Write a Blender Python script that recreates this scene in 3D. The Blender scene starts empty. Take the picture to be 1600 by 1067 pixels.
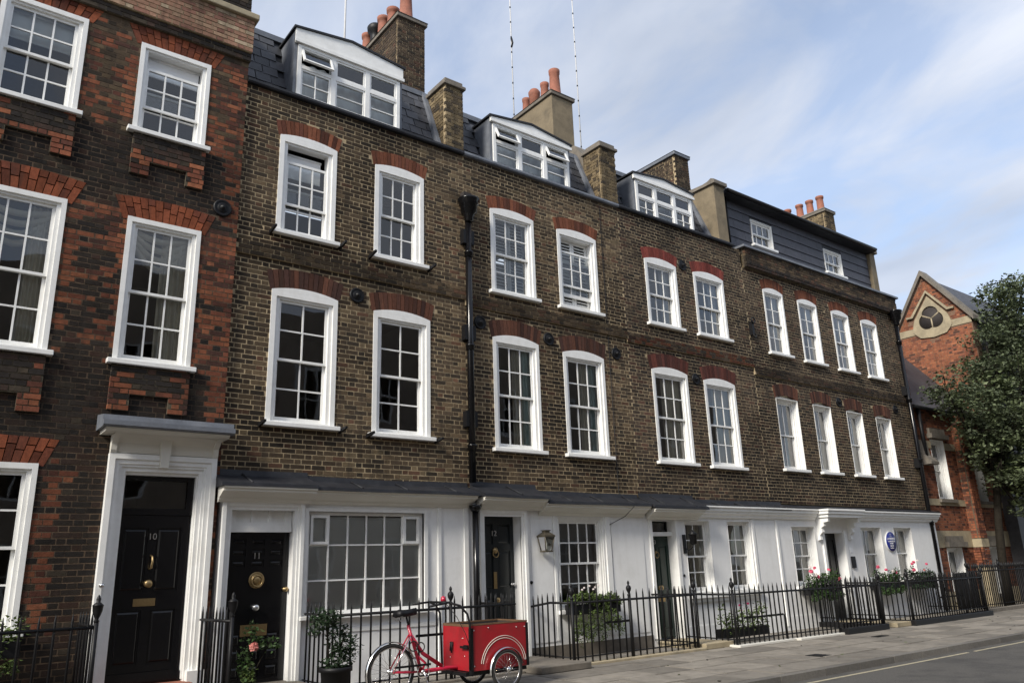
import bpy, bmesh, math, random
import numpy as np
from mathutils import Matrix, Vector
R = math.radians
rng = random.Random(7)
nrng = np.random.default_rng(11)
SC = bpy.context.scene
COL = SC.collection

# ------------------------------------------------------------------ camera
YAW, PITCH, ROLL, FPX = R(37.678), R(16.219), R(-1.927), 1229.2
CAM = Vector((0.0, -11.5, 1.51))
fw = Vector((math.sin(YAW)*math.cos(PITCH), math.cos(YAW)*math.cos(PITCH), math.sin(PITCH)))
rt0 = Vector((math.cos(YAW), -math.sin(YAW), 0)); up0 = rt0.cross(fw)
rt = rt0*math.cos(ROLL) + up0*math.sin(ROLL); up = up0*math.cos(ROLL) - rt0*math.sin(ROLL)
cd = bpy.data.cameras.new('camera'); cam = bpy.data.objects.new('camera', cd); COL.objects.link(cam)
cd.sensor_width = 36; cd.lens = 36*FPX/1600; cd.clip_start = 0.05; cd.clip_end = 3000
m = Matrix((rt, up, -fw)).transposed().to_4x4(); m.translation = CAM; cam.matrix_world = m
SC.camera = cam

# ------------------------------------------------------------------ sky, sun, exposure
SUN = Vector((-0.74, -0.22, 0.58)).normalized()          # direction towards the sun
W = bpy.data.worlds.new('World'); SC.world = W; W.use_nodes = True
nt = W.node_tree; nt.nodes.clear()
def N(t, typ, **kw):
    n = t.nodes.new(typ)
    for k, v in kw.items():
        if k in n.inputs: n.inputs[k].default_value = v
        else: setattr(n, k, v)
    return n
out = N(nt, 'ShaderNodeOutputWorld'); bg = N(nt, 'ShaderNodeBackground')
sky = N(nt, 'ShaderNodeTexSky'); sky.sky_type = 'NISHITA'; sky.sun_disc = False
sky.sun_elevation = math.asin(SUN.z); sky.sun_rotation = math.atan2(SUN.x, SUN.y)
sky.air_density = 1.0; sky.dust_density = 1.2; sky.ozone_density = 1.6
bg.inputs['Strength'].default_value = 0.132
tc = N(nt, 'ShaderNodeTexCoord'); sep = N(nt, 'ShaderNodeSeparateXYZ'); nt.links.new(tc.outputs['Generated'], sep.inputs[0])
mz = N(nt, 'ShaderNodeMath', operation='ADD'); nt.links.new(sep.outputs['Z'], mz.inputs[0]); mz.inputs[1].default_value = 0.22
mx = N(nt, 'ShaderNodeMath', operation='MAXIMUM'); nt.links.new(mz.outputs[0], mx.inputs[0]); mx.inputs[1].default_value = 0.05
dx = N(nt, 'ShaderNodeMath', operation='DIVIDE'); nt.links.new(sep.outputs['X'], dx.inputs[0]); nt.links.new(mx.outputs[0], dx.inputs[1])
dy = N(nt, 'ShaderNodeMath', operation='DIVIDE'); nt.links.new(sep.outputs['Y'], dy.inputs[0]); nt.links.new(mx.outputs[0], dy.inputs[1])
cmb = N(nt, 'ShaderNodeCombineXYZ'); nt.links.new(dx.outputs[0], cmb.inputs[0]); nt.links.new(dy.outputs[0], cmb.inputs[1])
rotm = N(nt, 'ShaderNodeMapping'); rotm.inputs['Rotation'].default_value = (0, 0, R(35)); rotm.inputs['Scale'].default_value = (1.25, 0.62, 1); nt.links.new(cmb.outputs[0], rotm.inputs[0])
n1 = N(nt, 'ShaderNodeTexNoise'); nt.links.new(rotm.outputs[0], n1.inputs['Vector'])
n1.inputs['Scale'].default_value = 2.6; n1.inputs['Detail'].default_value = 8; n1.inputs['Roughness'].default_value = 0.56; n1.inputs['Distortion'].default_value = 0.5
cr = N(nt, 'ShaderNodeValToRGB'); nt.links.new(n1.outputs['Fac'], cr.inputs[0])
cr.color_ramp.elements[0].position = 0.40; cr.color_ramp.elements[0].color = (0.45, 0.45, 0.45, 1)
cr.color_ramp.elements[1].position = 0.585; cr.color_ramp.elements[1].color = (0.92, 0.92, 0.92, 1)
n2 = N(nt, 'ShaderNodeTexNoise'); nt.links.new(rotm.outputs[0], n2.inputs['Vector']); n2.inputs['Scale'].default_value = 1.7; n2.inputs['Detail'].default_value = 5
cr2 = N(nt, 'ShaderNodeValToRGB'); nt.links.new(n2.outputs['Fac'], cr2.inputs[0])
cr2.color_ramp.elements[0].position = 0.35; cr2.color_ramp.elements[0].color = (2.2, 2.45, 2.95, 1)
cr2.color_ramp.elements[1].position = 0.7; cr2.color_ramp.elements[1].color = (3.8, 3.95, 4.3, 1)
mix = N(nt, 'ShaderNodeMixRGB'); nt.links.new(cr.outputs[0], mix.inputs[0]); nt.links.new(sky.outputs[0], mix.inputs[1]); nt.links.new(cr2.outputs[0], mix.inputs[2])
nt.links.new(mix.outputs[0], bg.inputs['Color']); nt.links.new(bg.outputs[0], out.inputs[0])
ld = bpy.data.lights.new('sun', 'SUN'); ld.energy = 2.4; ld.angle = R(13.0); ld.color = (1.0, 0.94, 0.84)
sun = bpy.data.objects.new('sun', ld); COL.objects.link(sun); sun.rotation_euler = SUN.to_track_quat('Z', 'Y').to_euler(); sun.location = (0, -10, 30)
SC.view_settings.view_transform = 'Standard'; SC.view_settings.look = 'None'; SC.view_settings.exposure = 0.95; SC.view_settings.gamma = 1

# ------------------------------------------------------------------ materials
MATS = {}
def mat(name, col, rough=0.7, metal=0.0, var=0.25, scale=6.0, bump=0.0, bscale=60.0, spec=0.5, attr=None, stain=0.0, sscale=1.2, scol=(0.02, 0.018, 0.015), coat=0.0, streak=0.0, kcol=(0.3, 0.28, 0.24)):
    """colour with noise mottling (world position), optional stains, fine relief; attr 'point' / 'object' takes the colour from the piece"""
    if name in MATS: return MATS[name]
    M = bpy.data.materials.new(name); M.use_nodes = True; t = M.node_tree; b = t.nodes['Principled BSDF']
    b.inputs['Roughness'].default_value = rough; b.inputs['Metallic'].default_value = metal
    b.inputs['Specular IOR Level'].default_value = spec; b.inputs['Coat Weight'].default_value = coat
    g = N(t, 'ShaderNodeNewGeometry')
    if attr == 'point':
        a = N(t, 'ShaderNodeAttribute'); a.attribute_name = 'Col'; src = a.outputs['Color']
    elif attr == 'object':
        a = N(t, 'ShaderNodeObjectInfo'); src = a.outputs['Color']
    else:
        a = N(t, 'ShaderNodeRGB'); a.outputs[0].default_value = (*col, 1); src = a.outputs[0]
    if var > 0:
        nz = N(t, 'ShaderNodeTexNoise'); t.links.new(g.outputs['Position'], nz.inputs['Vector'])
        nz.inputs['Scale'].default_value = scale; nz.inputs['Detail'].default_value = 6; nz.inputs['Roughness'].default_value = 0.65
        mr = N(t, 'ShaderNodeMapRange'); t.links.new(nz.outputs['Fac'], mr.inputs[0])
        mr.inputs[1].default_value = 0.25; mr.inputs[2].default_value = 0.75; mr.inputs[3].default_value = 1-var; mr.inputs[4].default_value = 1+var
        mm = N(t, 'ShaderNodeVectorMath', operation='SCALE'); t.links.new(src, mm.inputs[0]); t.links.new(mr.outputs[0], mm.inputs['Scale']); src = mm.outputs[0]
    if stain > 0:
        ns = N(t, 'ShaderNodeTexNoise'); t.links.new(g.outputs['Position'], ns.inputs['Vector'])
        ns.inputs['Scale'].default_value = sscale; ns.inputs['Detail'].default_value = 8; ns.inputs['Roughness'].default_value = 0.7
        ms = N(t, 'ShaderNodeMapRange'); t.links.new(ns.outputs['Fac'], ms.inputs[0])
        ms.inputs[1].default_value = 0.48; ms.inputs[2].default_value = 0.68; ms.inputs[3].default_value = 0; ms.inputs[4].default_value = stain
        mi = N(t, 'ShaderNodeMixRGB'); t.links.new(ms.outputs[0], mi.inputs[0]); t.links.new(src, mi.inputs[1]); mi.inputs[2].default_value = (*scol, 1); src = mi.outputs[0]
    if streak > 0:      # rain streaks: noise drawn out along z
        mp = N(t, 'ShaderNodeMapping'); mp.inputs['Scale'].default_value = (9, 9, 0.8); t.links.new(g.outputs['Position'], mp.inputs[0])
        nk = N(t, 'ShaderNodeTexNoise'); t.links.new(mp.outputs[0], nk.inputs['Vector']); nk.inputs['Scale'].default_value = 1.0; nk.inputs['Detail'].default_value = 5
        mk = N(t, 'ShaderNodeMapRange'); t.links.new(nk.outputs['Fac'], mk.inputs[0]); mk.inputs[1].default_value = 0.5; mk.inputs[2].default_value = 0.72; mk.inputs[3].default_value = 0; mk.inputs[4].default_value = streak
        ki = N(t, 'ShaderNodeMixRGB'); t.links.new(mk.outputs[0], ki.inputs[0]); t.links.new(src, ki.inputs[1]); ki.inputs[2].default_value = (*kcol, 1); src = ki.outputs[0]
    t.links.new(src, b.inputs['Base Color'])
    if bump > 0:
        nb = N(t, 'ShaderNodeTexNoise'); t.links.new(g.outputs['Position'], nb.inputs['Vector']); nb.inputs['Scale'].default_value = bscale; nb.inputs['Detail'].default_value = 5
        bp = N(t, 'ShaderNodeBump'); bp.inputs['Strength'].default_value = bump; bp.inputs['Distance'].default_value = 0.01
        t.links.new(nb.outputs['Fac'], bp.inputs['Height']); t.links.new(bp.outputs[0], b.inputs['Normal'])
    MATS[name] = M; return M
mat('brick', (0.1, 0.07, 0.05), 0.92, streak=0.5, kcol=(0.028, 0.024, 0.02), attr='point', var=0.3, scale=22, bump=0.25, bscale=70, spec=0.2)
mat('brick_piece', (0.1, 0.07, 0.05), 0.92, streak=0.5, kcol=(0.028, 0.024, 0.02), attr='object', var=0.3, scale=22, bump=0.25, bscale=70, spec=0.2)
mat('mortar', (0.42, 0.33, 0.205), 0.95, var=0.35, scale=10, bump=0.3, stain=0.7, sscale=0.9, scol=(0.06, 0.05, 0.036), spec=0.15, streak=0.4, kcol=(0.10, 0.084, 0.06))
mat('mortar_sooty', (0.12, 0.085, 0.058), 0.95, var=0.35, scale=14, bump=0.3, stain=0.9, sscale=0.7, scol=(0.03, 0.025, 0.02), spec=0.15, streak=0.6, kcol=(0.04, 0.034, 0.028))
mat('mortar_dark', (0.12, 0.10, 0.07), 0.95, var=0.3, scale=14, bump=0.4, stain=0.9, sscale=0.8, scol=(0.022, 0.019, 0.016), spec=0.15)
mat('white_paint', (0.80, 0.80, 0.78), 0.45, var=0.05, scale=9, stain=0.22, sscale=3, scol=(0.5, 0.48, 0.43), streak=0.12, kcol=(0.5, 0.48, 0.43))
mat('stucco', (0.80, 0.80, 0.79), 0.6, var=0.035, scale=2.5, bump=0.25, bscale=14, stain=0.32, sscale=1.3, scol=(0.56, 0.55, 0.52), streak=0.14, kcol=(0.52, 0.50, 0.45))
mat('cream_paint', (0.66, 0.64, 0.58), 0.5, var=0.06, scale=5, stain=0.2, sscale=2.5, scol=(0.4, 0.36, 0.28))
mat('black_gloss', (0.005, 0.005, 0.006), 0.2, var=0.2, scale=8, bump=0.05, bscale=14, spec=0.35)
mat('black_iron', (0.006, 0.006, 0.007), 0.5, var=0.3, scale=30, bump=0.15, bscale=120, spec=0.3)
mat('green_gloss', (0.006, 0.022, 0.017), 0.3, var=0.2, scale=8, bump=0.05, bscale=18)
mat('navy_gloss', (0.008, 0.012, 0.014), 0.3, var=0.2, scale=8, bump=0.05, bscale=18)
mat('lead', (0.13, 0.142, 0.165), 0.5, var=0.25, scale=5, bump=0.2, bscale=9, stain=0.3, sscale=3, scol=(0.3, 0.31, 0.33))
mat('dark_lead', (0.015, 0.016, 0.020), 0.6, var=0.4, scale=4, bump=0.35, bscale=7, spec=0.35, stain=0.25, sscale=5, scol=(0.06, 0.06, 0.065))
mat('slate_piece', (0.05, 0.05, 0.057), 0.55, attr='object', var=0.3, scale=9, bump=0.3, bscale=30)
mat('slate', (0.05, 0.05, 0.057), 0.6, var=0.35, scale=7, bump=0.35, bscale=30, stain=0.3, sscale=2.5, scol=(0.10, 0.10, 0.10))
mat('slate_panel', (0.052, 0.053, 0.066), 0.6, var=0.25, scale=5, bump=0.2, bscale=30)
mat('terracotta', (0.27, 0.10, 0.062), 0.8, var=0.25, scale=9, bump=0.2, stain=0.4, sscale=4, scol=(0.10, 0.06, 0.045))
mat('render', (0.19, 0.152, 0.098), 0.9, var=0.25, scale=3, bump=0.4, bscale=20, stain=0.55, sscale=2.2, scol=(0.07, 0.06, 0.045))
mat('stone', (0.34, 0.285, 0.19), 0.88, var=0.22, scale=5, bump=0.3, stain=0.4, sscale=2, scol=(0.09, 0.08, 0.06))
mat('grey_stone', (0.16, 0.14, 0.115), 0.9, var=0.3, scale=6, bump=0.35, stain=0.5, sscale=2.4, scol=(0.05, 0.05, 0.045))
mat('flagstone', (0.26, 0.24, 0.205), 0.82, attr='object', var=0.22, scale=5, bump=0.3, bscale=45, stain=0.6, sscale=2.6, scol=(0.085, 0.075, 0.06))
mat('mortar_red', (0.17, 0.10, 0.065), 0.95, var=0.3, scale=14)
mat('facing_brick', (0.40, 0.33, 0.26), 0.9, var=0.3, scale=5, stain=0.3, sscale=1)
mat('joint', (0.07, 0.062, 0.05), 0.95, var=0.3, scale=15)
mat('kerb', (0.2, 0.185, 0.165), 0.8, attr='object', var=0.25, scale=30, bump=0.3, stain=0.4, sscale=2, scol=(0.07, 0.065, 0.06))
mat('asphalt', (0.078, 0.073, 0.066), 0.85, var=0.35, scale=40, bump=0.5, bscale=160, stain=0.75, sscale=1.3, scol=(0.026, 0.025, 0.025))
mat('yellow_line', (0.40, 0.36, 0.25), 0.8, var=0.25, scale=18, stain=0.6, sscale=9, scol=(0.12, 0.11, 0.09))
mat('brass', (0.36, 0.26, 0.13), 0.38, metal=0.9, var=0.2, scale=40)
mat('steel', (0.62, 0.62, 0.62), 0.3, metal=1.0, var=0.1, scale=40)
mat('mast_grey', (0.5, 0.5, 0.5), 0.6, var=0.1)
mat('chrome', (0.72, 0.72, 0.72), 0.18, metal=1.0, var=0.05)
mat('rubber', (0.018, 0.017, 0.016), 0.85, var=0.5, scale=30)
mat('red_paint', (0.34, 0.010, 0.017), 0.42, var=0.10, scale=5, coat=0.25, bump=0.05, bscale=10, stain=0.45, sscale=6, scol=(0.20, 0.018, 0.02), streak=0.3, kcol=(0.17, 0.03, 0.028))
mat('pink_red', (0.42, 0.010, 0.04), 0.32, var=0.08, scale=8, coat=0.3)
mat('plywood', (0.15, 0.085, 0.045), 0.6, var=0.2, scale=12)
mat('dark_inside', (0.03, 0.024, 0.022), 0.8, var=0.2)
mat('room', (0.30, 0.28, 0.26), 0.9, var=0.1, scale=1)
mat('curtain_cream', (0.74, 0.69, 0.58), 0.9, var=0.12, scale=3)
mat('curtain_grey', (0.66, 0.65, 0.62), 0.9, var=0.12, scale=3)
mat('curtain_teal', (0.50, 0.64, 0.63), 0.9, var=0.15, scale=4)
mat('blind_grey', (0.82, 0.83, 0.84), 0.85, var=0.06, scale=2)
mat('blind_dark', (0.25, 0.25, 0.26), 0.85, var=0.1, scale=2)
mat('blind_white', (0.82, 0.82, 0.80), 0.85, var=0.05, scale=2)
mat('blue_enamel', (0.018, 0.03, 0.22), 0.3, var=0.08)
mat('soil', (0.03, 0.022, 0.015), 0.95)
mat('bark', (0.022, 0.019, 0.015), 0.95, spec=0.05, var=0.4, scale=14, bump=0.6, bscale=40)
mat('gothic_brick', (0.30, 0.075, 0.035), 0.9, attr='point', var=0.3, scale=12, bump=0.4, spec=0.2, stain=0.4, sscale=1.5, scol=(0.10, 0.035, 0.022))
mat('lantern_metal', (0.10, 0.085, 0.06), 0.45, metal=0.5, var=0.3, scale=20)
def leafmat(name, c, var=0.5, rough=0.55):
    M = bpy.data.materials.new(name); M.use_nodes = True; t = M.node_tree; b = t.nodes['Principled BSDF']
    g = N(t, 'ShaderNodeNewGeometry'); mr = N(t, 'ShaderNodeMapRange'); t.links.new(g.outputs['Random Per Island'], mr.inputs[0])
    mr.inputs[3].default_value = 1-var; mr.inputs[4].default_value = 1+var
    rgb = N(t, 'ShaderNodeRGB'); rgb.outputs[0].default_value = (*c, 1)
    mm = N(t, 'ShaderNodeVectorMath', operation='SCALE'); t.links.new(rgb.outputs[0], mm.inputs[0]); t.links.new(mr.outputs[0], mm.inputs['Scale'])
    t.links.new(mm.outputs[0], b.inputs['Base Color']); b.inputs['Roughness'].default_value = rough; b.inputs['Specular IOR Level'].default_value = 0.35
    tr = N(t, 'ShaderNodeBsdfTranslucent'); t.links.new(mm.outputs[0], tr.inputs['Color'])
    ms = N(t, 'ShaderNodeMixShader'); ms.inputs[0].default_value = 0.22; t.links.new(b.outputs[0], ms.inputs[1]); t.links.new(tr.outputs[0], ms.inputs[2])
    t.links.new(ms.outputs[0], t.nodes['Material Output'].inputs['Surface']); MATS[name] = M
leafmat('leaf_tree', (0.085, 0.105, 0.055), 0.6); leafmat('leaf_young_lit', (0.13, 0.16, 0.075), 0.4); leafmat('leaf_dark', (0.022, 0.042, 0.018)); leafmat('leaf_light', (0.09, 0.13, 0.035)); leafmat('leaf_mid', (0.045, 0.085, 0.025))
leafmat('petal_pink', (0.72, 0.13, 0.22), 0.25); leafmat('petal_white', (0.80, 0.74, 0.72), 0.1); leafmat('petal_magenta', (0.45, 0.02, 0.12), 0.3); leafmat('petal_yellow', (0.75, 0.5, 0.03), 0.15); leafmat('petal_rose', (0.65, 0.25, 0.22), 0.2)
def glass():
    M = bpy.data.materials.new('window_glass'); M.use_nodes = True; t = M.node_tree; t.nodes.clear()
    o = N(t, 'ShaderNodeOutputMaterial'); tr = N(t, 'ShaderNodeBsdfTransparent'); tr.inputs[0].default_value = (0.86, 0.89, 0.88, 1)
    gl = N(t, 'ShaderNodeBsdfGlossy'); gl.inputs['Roughness'].default_value = 0.015
    g = N(t, 'ShaderNodeNewGeometry'); nb = N(t, 'ShaderNodeTexNoise'); t.links.new(g.outputs['Position'], nb.inputs['Vector']); nb.inputs['Scale'].default_value = 2.6; nb.inputs['Detail'].default_value = 1
    bp = N(t, 'ShaderNodeBump'); bp.inputs['Strength'].default_value = 0.14; bp.inputs['Distance'].default_value = 0.012; t.links.new(nb.outputs['Fac'], bp.inputs['Height']); t.links.new(bp.outputs[0], gl.inputs['Normal'])
    fr = N(t, 'ShaderNodeFresnel'); fr.inputs[0].default_value = 1.52
    mu = N(t, 'ShaderNodeMath', operation='MULTIPLY'); t.links.new(fr.outputs[0], mu.inputs[0]); mu.inputs[1].default_value = 2.2; mu.use_clamp = True   # both faces of the sheet
    ms = N(t, 'ShaderNodeMixShader'); t.links.new(mu.outputs[0], ms.inputs[0]); t.links.new(tr.outputs[0], ms.inputs[1]); t.links.new(gl.outputs[0], ms.inputs[2]); t.links.new(ms.outputs[0], o.inputs[0])
    MATS['glass'] = M
glass()

# ------------------------------------------------------------------ helpers
def link(o, parent=None):
    COL.objects.link(o)
    if parent is not None:
        o.parent = parent
        if parent.parent is None: o.matrix_parent_inverse = Matrix.Translation(-parent.location)
    return o
def tag(o, label=None, cat=None, group=None, kind=None):
    if label: o['label'] = label
    if cat: o['category'] = cat
    if group: o['group'] = group
    if kind: o['kind'] = kind
    return o
def thing(name, label, cat, loc=(0, 0, 0), group=None):
    o = bpy.data.objects.new(name, None); o.location = loc; o.empty_display_size = 0.2; COL.objects.link(o)
    return tag(o, label, cat, group)
def tiny(): return rng.uniform(-1, 1)
class MB:
    def __init__(s): s.v = []; s.f = []; s.c = None; s.sm = []
    def add(s, vs, fs, smooth=False):
        k = len(s.v); s.v += [tuple(p) for p in vs]; s.f += [tuple(i+k for i in f) for f in fs]; s.sm += [smooth]*len(fs); return s
    def box(s, x0, x1, y0, y1, z0, z1):
        if x0 > x1: x0, x1 = x1, x0
        if y0 > y1: y0, y1 = y1, y0
        if z0 > z1: z0, z1 = z1, z0
        return s.add([(x0,y0,z0),(x1,y0,z0),(x1,y1,z0),(x0,y1,z0),(x0,y0,z1),(x1,y0,z1),(x1,y1,z1),(x0,y1,z1)],
              [(0,3,2,1),(4,5,6,7),(0,1,5,4),(1,2,6,5),(2,3,7,6),(3,0,4,7)])
    def prism(s, poly, axis, a, b):
        """poly: 2-d points counter-clockwise; axis 'x' -> (y,z), 'y' -> (x,z), 'z' -> (x,y)"""
        n = len(poly)
        def P(p, t): return (t, p[0], p[1]) if axis == 'x' else ((p[0], t, p[1]) if axis == 'y' else (p[0], p[1], t))
        vs = [P(p, a) for p in poly]+[P(p, b) for p in poly]
        return s.add(vs, [tuple(range(n-1, -1, -1)), tuple(range(n, 2*n))]+[(i, (i+1) % n, n+(i+1) % n, n+i) for i in range(n)])
    def tube(s, pts, r, n=8, smooth=True, cap=True):
        pts = [Vector(p) for p in pts]; rr = r if isinstance(r, (list, tuple)) else [r]*len(pts); rings = []; vs = []; prev = None
        for i, p in enumerate(pts):
            d = (pts[min(i+1, len(pts)-1)]-pts[max(i-1, 0)]).normalized()
            a = prev if prev is not None else (Vector((0, 0, 1)) if abs(d.z) < 0.9 else Vector((1, 0, 0)))
            u = (a - d*a.dot(d)).normalized(); w = d.cross(u); prev = u
            vs += [p + (u*math.cos(2*math.pi*k/n)+w*math.sin(2*math.pi*k/n))*rr[i] for k in range(n)]
        fs = [(i*n+k, i*n+(k+1) % n, (i+1)*n+(k+1) % n, (i+1)*n+k) for i in range(len(pts)-1) for k in range(n)]
        s.add(vs, fs, smooth)
        if cap:
            k0 = len(s.v)-len(vs); s.f += [tuple(k0+k for k in range(n-1, -1, -1)), tuple(k0+(len(pts)-1)*n+k for k in range(n))]; s.sm += [False, False]
        return s
    def lathe(s, prof, c=(0, 0, 0), n=16, axis='z', smooth=True):
        """prof: (radius, height) pairs"""
        vs = []
        for r, h in prof:
            for k in range(n):
                a = 2*math.pi*k/n; x, y = r*math.cos(a), r*math.sin(a)
                p = (x, y, h) if axis == 'z' else ((x, h, y) if axis == 'y' else (h, x, y))
                vs.append((p[0]+c[0], p[1]+c[1], p[2]+c[2]))
        fs = [(i*n+k, i*n+(k+1) % n, (i+1)*n+(k+1) % n, (i+1)*n+k) for i in range(len(prof)-1) for k in range(n)]
        fs += [tuple(range(n-1, -1, -1)), tuple((len(prof)-1)*n+k for k in range(n))]
        return s.add(vs, fs, smooth)
    def torus(s, c, R_, r, axis='y', n=36, k=8, a0=0, a1=2*math.pi):
        full = abs(a1-a0-2*math.pi) < 1e-6; pts = []
        for i in range(n + (0 if full else 1)):
            a = a0+(a1-a0)*i/n
            pts.append((a, R_))
        vs = []
        for a, q in pts:
            for j in range(k):
                b = 2*math.pi*j/k; rad = q+r*math.cos(b); off = r*math.sin(b)
                p = (rad*math.cos(a), off, rad*math.sin(a)) if axis == 'y' else (rad*math.cos(a), rad*math.sin(a), off)
                vs.append((p[0]+c[0], p[1]+c[1], p[2]+c[2]))
        m_ = len(pts); fs = []
        for i in range(n):
            i2 = (i+1) % m_
            for j in range(k): fs.append((i*k+j, i*k+(j+1) % k, i2*k+(j+1) % k, i2*k+j))
        return s.add(vs, fs, True)
    def wall(s, x0, x1, z0, z1, y0, y1, holes):
        """slab in the xz plane with rectangular holes (hx0,hx1,hz0,hz1)"""
        xs = sorted({x0, x1} | {min(max(h[i], x0), x1) for h in holes for i in (0, 1)}); zs = sorted({z0, z1} | {min(max(h[i], z0), z1) for h in holes for i in (2, 3)})
        for i in range(len(xs)-1):
            xc = (xs[i]+xs[i+1])/2; j = 0
            while j < len(zs)-1:
                inh = lambda zc: any(h[0] < xc < h[1] and h[2] < zc < h[3] for h in holes)
                if inh((zs[j]+zs[j+1])/2): j += 1; continue
                k = j
                while k < len(zs)-1 and not inh((zs[k]+zs[k+1])/2): k += 1
                s.box(xs[i], xs[i+1], y0, y1, zs[j], zs[k]); j = k
        return s
    def build(s, name, material, parent=None, bevel=0.0, **tags):
        me = bpy.data.meshes.new(name); vs = s.v; loc = None
        if parent is None and vs:
            a = np.array(vs); loc = ((a[:, 0].min()+a[:, 0].max())/2, (a[:, 1].min()+a[:, 1].max())/2, a[:, 2].min()); vs = (a-np.array(loc)).tolist()
        me.from_pydata(vs, [], s.f); me.polygons.foreach_set('use_smooth', s.sm); me.update()
        bm = bmesh.new(); bm.from_mesh(me); bmesh.ops.recalc_face_normals(bm, faces=bm.faces); bm.to_mesh(me); bm.free()
        me.materials.append(MATS[material]); o = bpy.data.objects.new(name, me)
        if loc: o.location = loc
        link(o, parent)
        if bevel > 0:
            b = o.modifiers.new('bevel', 'BEVEL'); b.width = bevel; b.segments = 2; b.limit_method = 'ANGLE'
        if tags: tag(o, **tags)
        return o
def shared(name, me, parent, loc, scale=(1, 1, 1), rot=(0, 0, 0), color=None):
    o = bpy.data.objects.new(name, me); o.location = loc; o.scale = scale; o.rotation_euler = rot
    if color is not None: o.color = (*color, 1)
    return link(o, parent)
def unit_mesh(name, mb, material):
    me = bpy.data.meshes.new(name); me.from_pydata(mb.v, [], mb.f); me.polygons.foreach_set('use_smooth', mb.sm); me.update()
    bm = bmesh.new(); bm.from_mesh(me); bmesh.ops.recalc_face_normals(bm, faces=bm.faces); bm.to_mesh(me); bm.free()
    me.materials.append(MATS[material]); return me
PANE = unit_mesh('pane', MB().add([(0,0,0),(1,0,0),(1,0,1),(0,0,1)], [(0,1,2,3)]), 'glass')
BRICKS = []
for k in range(6):
    j = lambda a: rng.uniform(-a, a)
    vs = [(0+j(.012), 0+j(.012), 0+j(.025)), (1+j(.012), 0+j(.012), 0+j(.025)), (1, 1, 0), (0, 1, 0), (0+j(.012), 0+j(.012), 1+j(.025)), (1+j(.012), 0+j(.012), 1+j(.025)), (1, 1, 1), (0, 1, 1)]
    BRICKS.append(unit_mesh('brick', MB().add(vs, [(0,3,2,1),(4,5,6,7),(0,1,5,4),(1,2,6,5),(2,3,7,6),(3,0,4,7)]), 'brick_piece'))
def project(p):
    v = Vector(p)-CAM; d = v.dot(fw)
    return (800+FPX*v.dot(rt)/d, 533.5-FPX*v.dot(up)/d, d) if d > 0.1 else (-9999, 0, 1)
def vnoise(x, z, s, seed):
    x = np.asarray(x)*s+seed*17.3; z = np.asarray(z)*s+seed*5.1
    xi = np.floor(x).astype(int); zi = np.floor(z).astype(int); fx = x-xi; fz = z-zi; fx = fx*fx*(3-2*fx); fz = fz*fz*(3-2*fz)
    def h(a, b): return np.modf(np.abs(np.sin(a*127.1+b*311.7+seed*74.7)*43758.5453))[0]
    return (h(xi, zi)*(1-fx)+h(xi+1, zi)*fx)*(1-fz)+(h(xi, zi+1)*(1-fx)+h(xi+1, zi+1)*fx)*fz
def fbm(x, z, s, seed): return 0.55*vnoise(x, z, s, seed)+0.3*vnoise(x, z, s*2.3, seed+3)+0.15*vnoise(x, z, s*5.1, seed+5)

# ------------------------------------------------------------------ bricks
CH = 0.0765; ST, HD, JT = 0.212, 0.099, 0.0145
def lay(x0, x1, z0, z1, holes=(), skip=None):
    """Flemish bond in a rectangle: list of (a,b,zlo,zhi); a/b along the wall"""
    res = []; n = int(round((z1-z0)/CH)); P = ST+HD+2*JT
    for c in range(n):
        za = z0+c*(z1-z0)/n+JT*0.5; zb = z0+(c+1)*(z1-z0)/n-JT*0.5; zc = (za+zb)/2
        iv = [(x0, x1)]
        for h in holes:
            if h[2] < zc < h[3]:
                nv = []
                for a, b in iv:
                    if h[1] <= a or h[0] >= b: nv.append((a, b)); continue
                    if h[0] > a: nv.append((a, h[0]))
                    if h[1] < b: nv.append((h[1], b))
                iv = nv
        off = (P*0.5 if c % 2 else 0)+nrng.uniform(-0.012, 0.012)
        x = math.floor((x0-off)/P)*P+off; k = 0
        while x < x1:
            L = ST if k % 2 == 0 else HD
            L2 = L+nrng.uniform(-0.006, 0.006)
            for a, b in iv:
                p, q = max(x, a+0.002), min(x+L2, b-0.002)
                if q-p > 0.03 and not (skip and skip((p+q)/2, zc)): res.append((p, q, za, zb))
            x += L+JT; k += 1
    return res
PAL = {
 'stock': [((0.066,0.046,0.029),4),((0.090,0.062,0.037),4),((0.120,0.082,0.046),2),((0.044,0.033,0.023),3),((0.100,0.052,0.031),1.2),((0.150,0.108,0.060),0.7)],
 'stock_dark': [((0.054,0.038,0.027),4),((0.070,0.049,0.033),4),((0.036,0.028,0.022),3),((0.080,0.043,0.029),1.6),((0.105,0.075,0.046),1)],
 'red': [((0.245,0.078,0.035),4),((0.19,0.060,0.031),3),((0.28,0.095,0.041),2),((0.11,0.040,0.026),2),((0.075,0.034,0.025),1)],
 'sooty': [((0.034,0.026,0.021),4),((0.024,0.020,0.018),4),((0.048,0.030,0.023),2),((0.056,0.043,0.030),1),((0.060,0.032,0.022),0.8)],
 'pink': [((0.28,0.15,0.095),3),((0.32,0.20,0.125),2),((0.23,0.11,0.075),2),((0.34,0.26,0.17),1)],
 'yellow': [((0.145,0.106,0.056),4),((0.105,0.078,0.044),3),((0.066,0.050,0.033),2.5),((0.18,0.136,0.076),1),((0.045,0.036,0.027),1)],
}
def pick(pal):
    L = PAL[pal]; w = [q[1] for q in L]; c = rng.choices([q[0] for q in L], w)[0]; g = rng.uniform(0.82, 1.18)
    c = np.array(c)*g; return c*0.90+c.mean()*0.10
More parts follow.
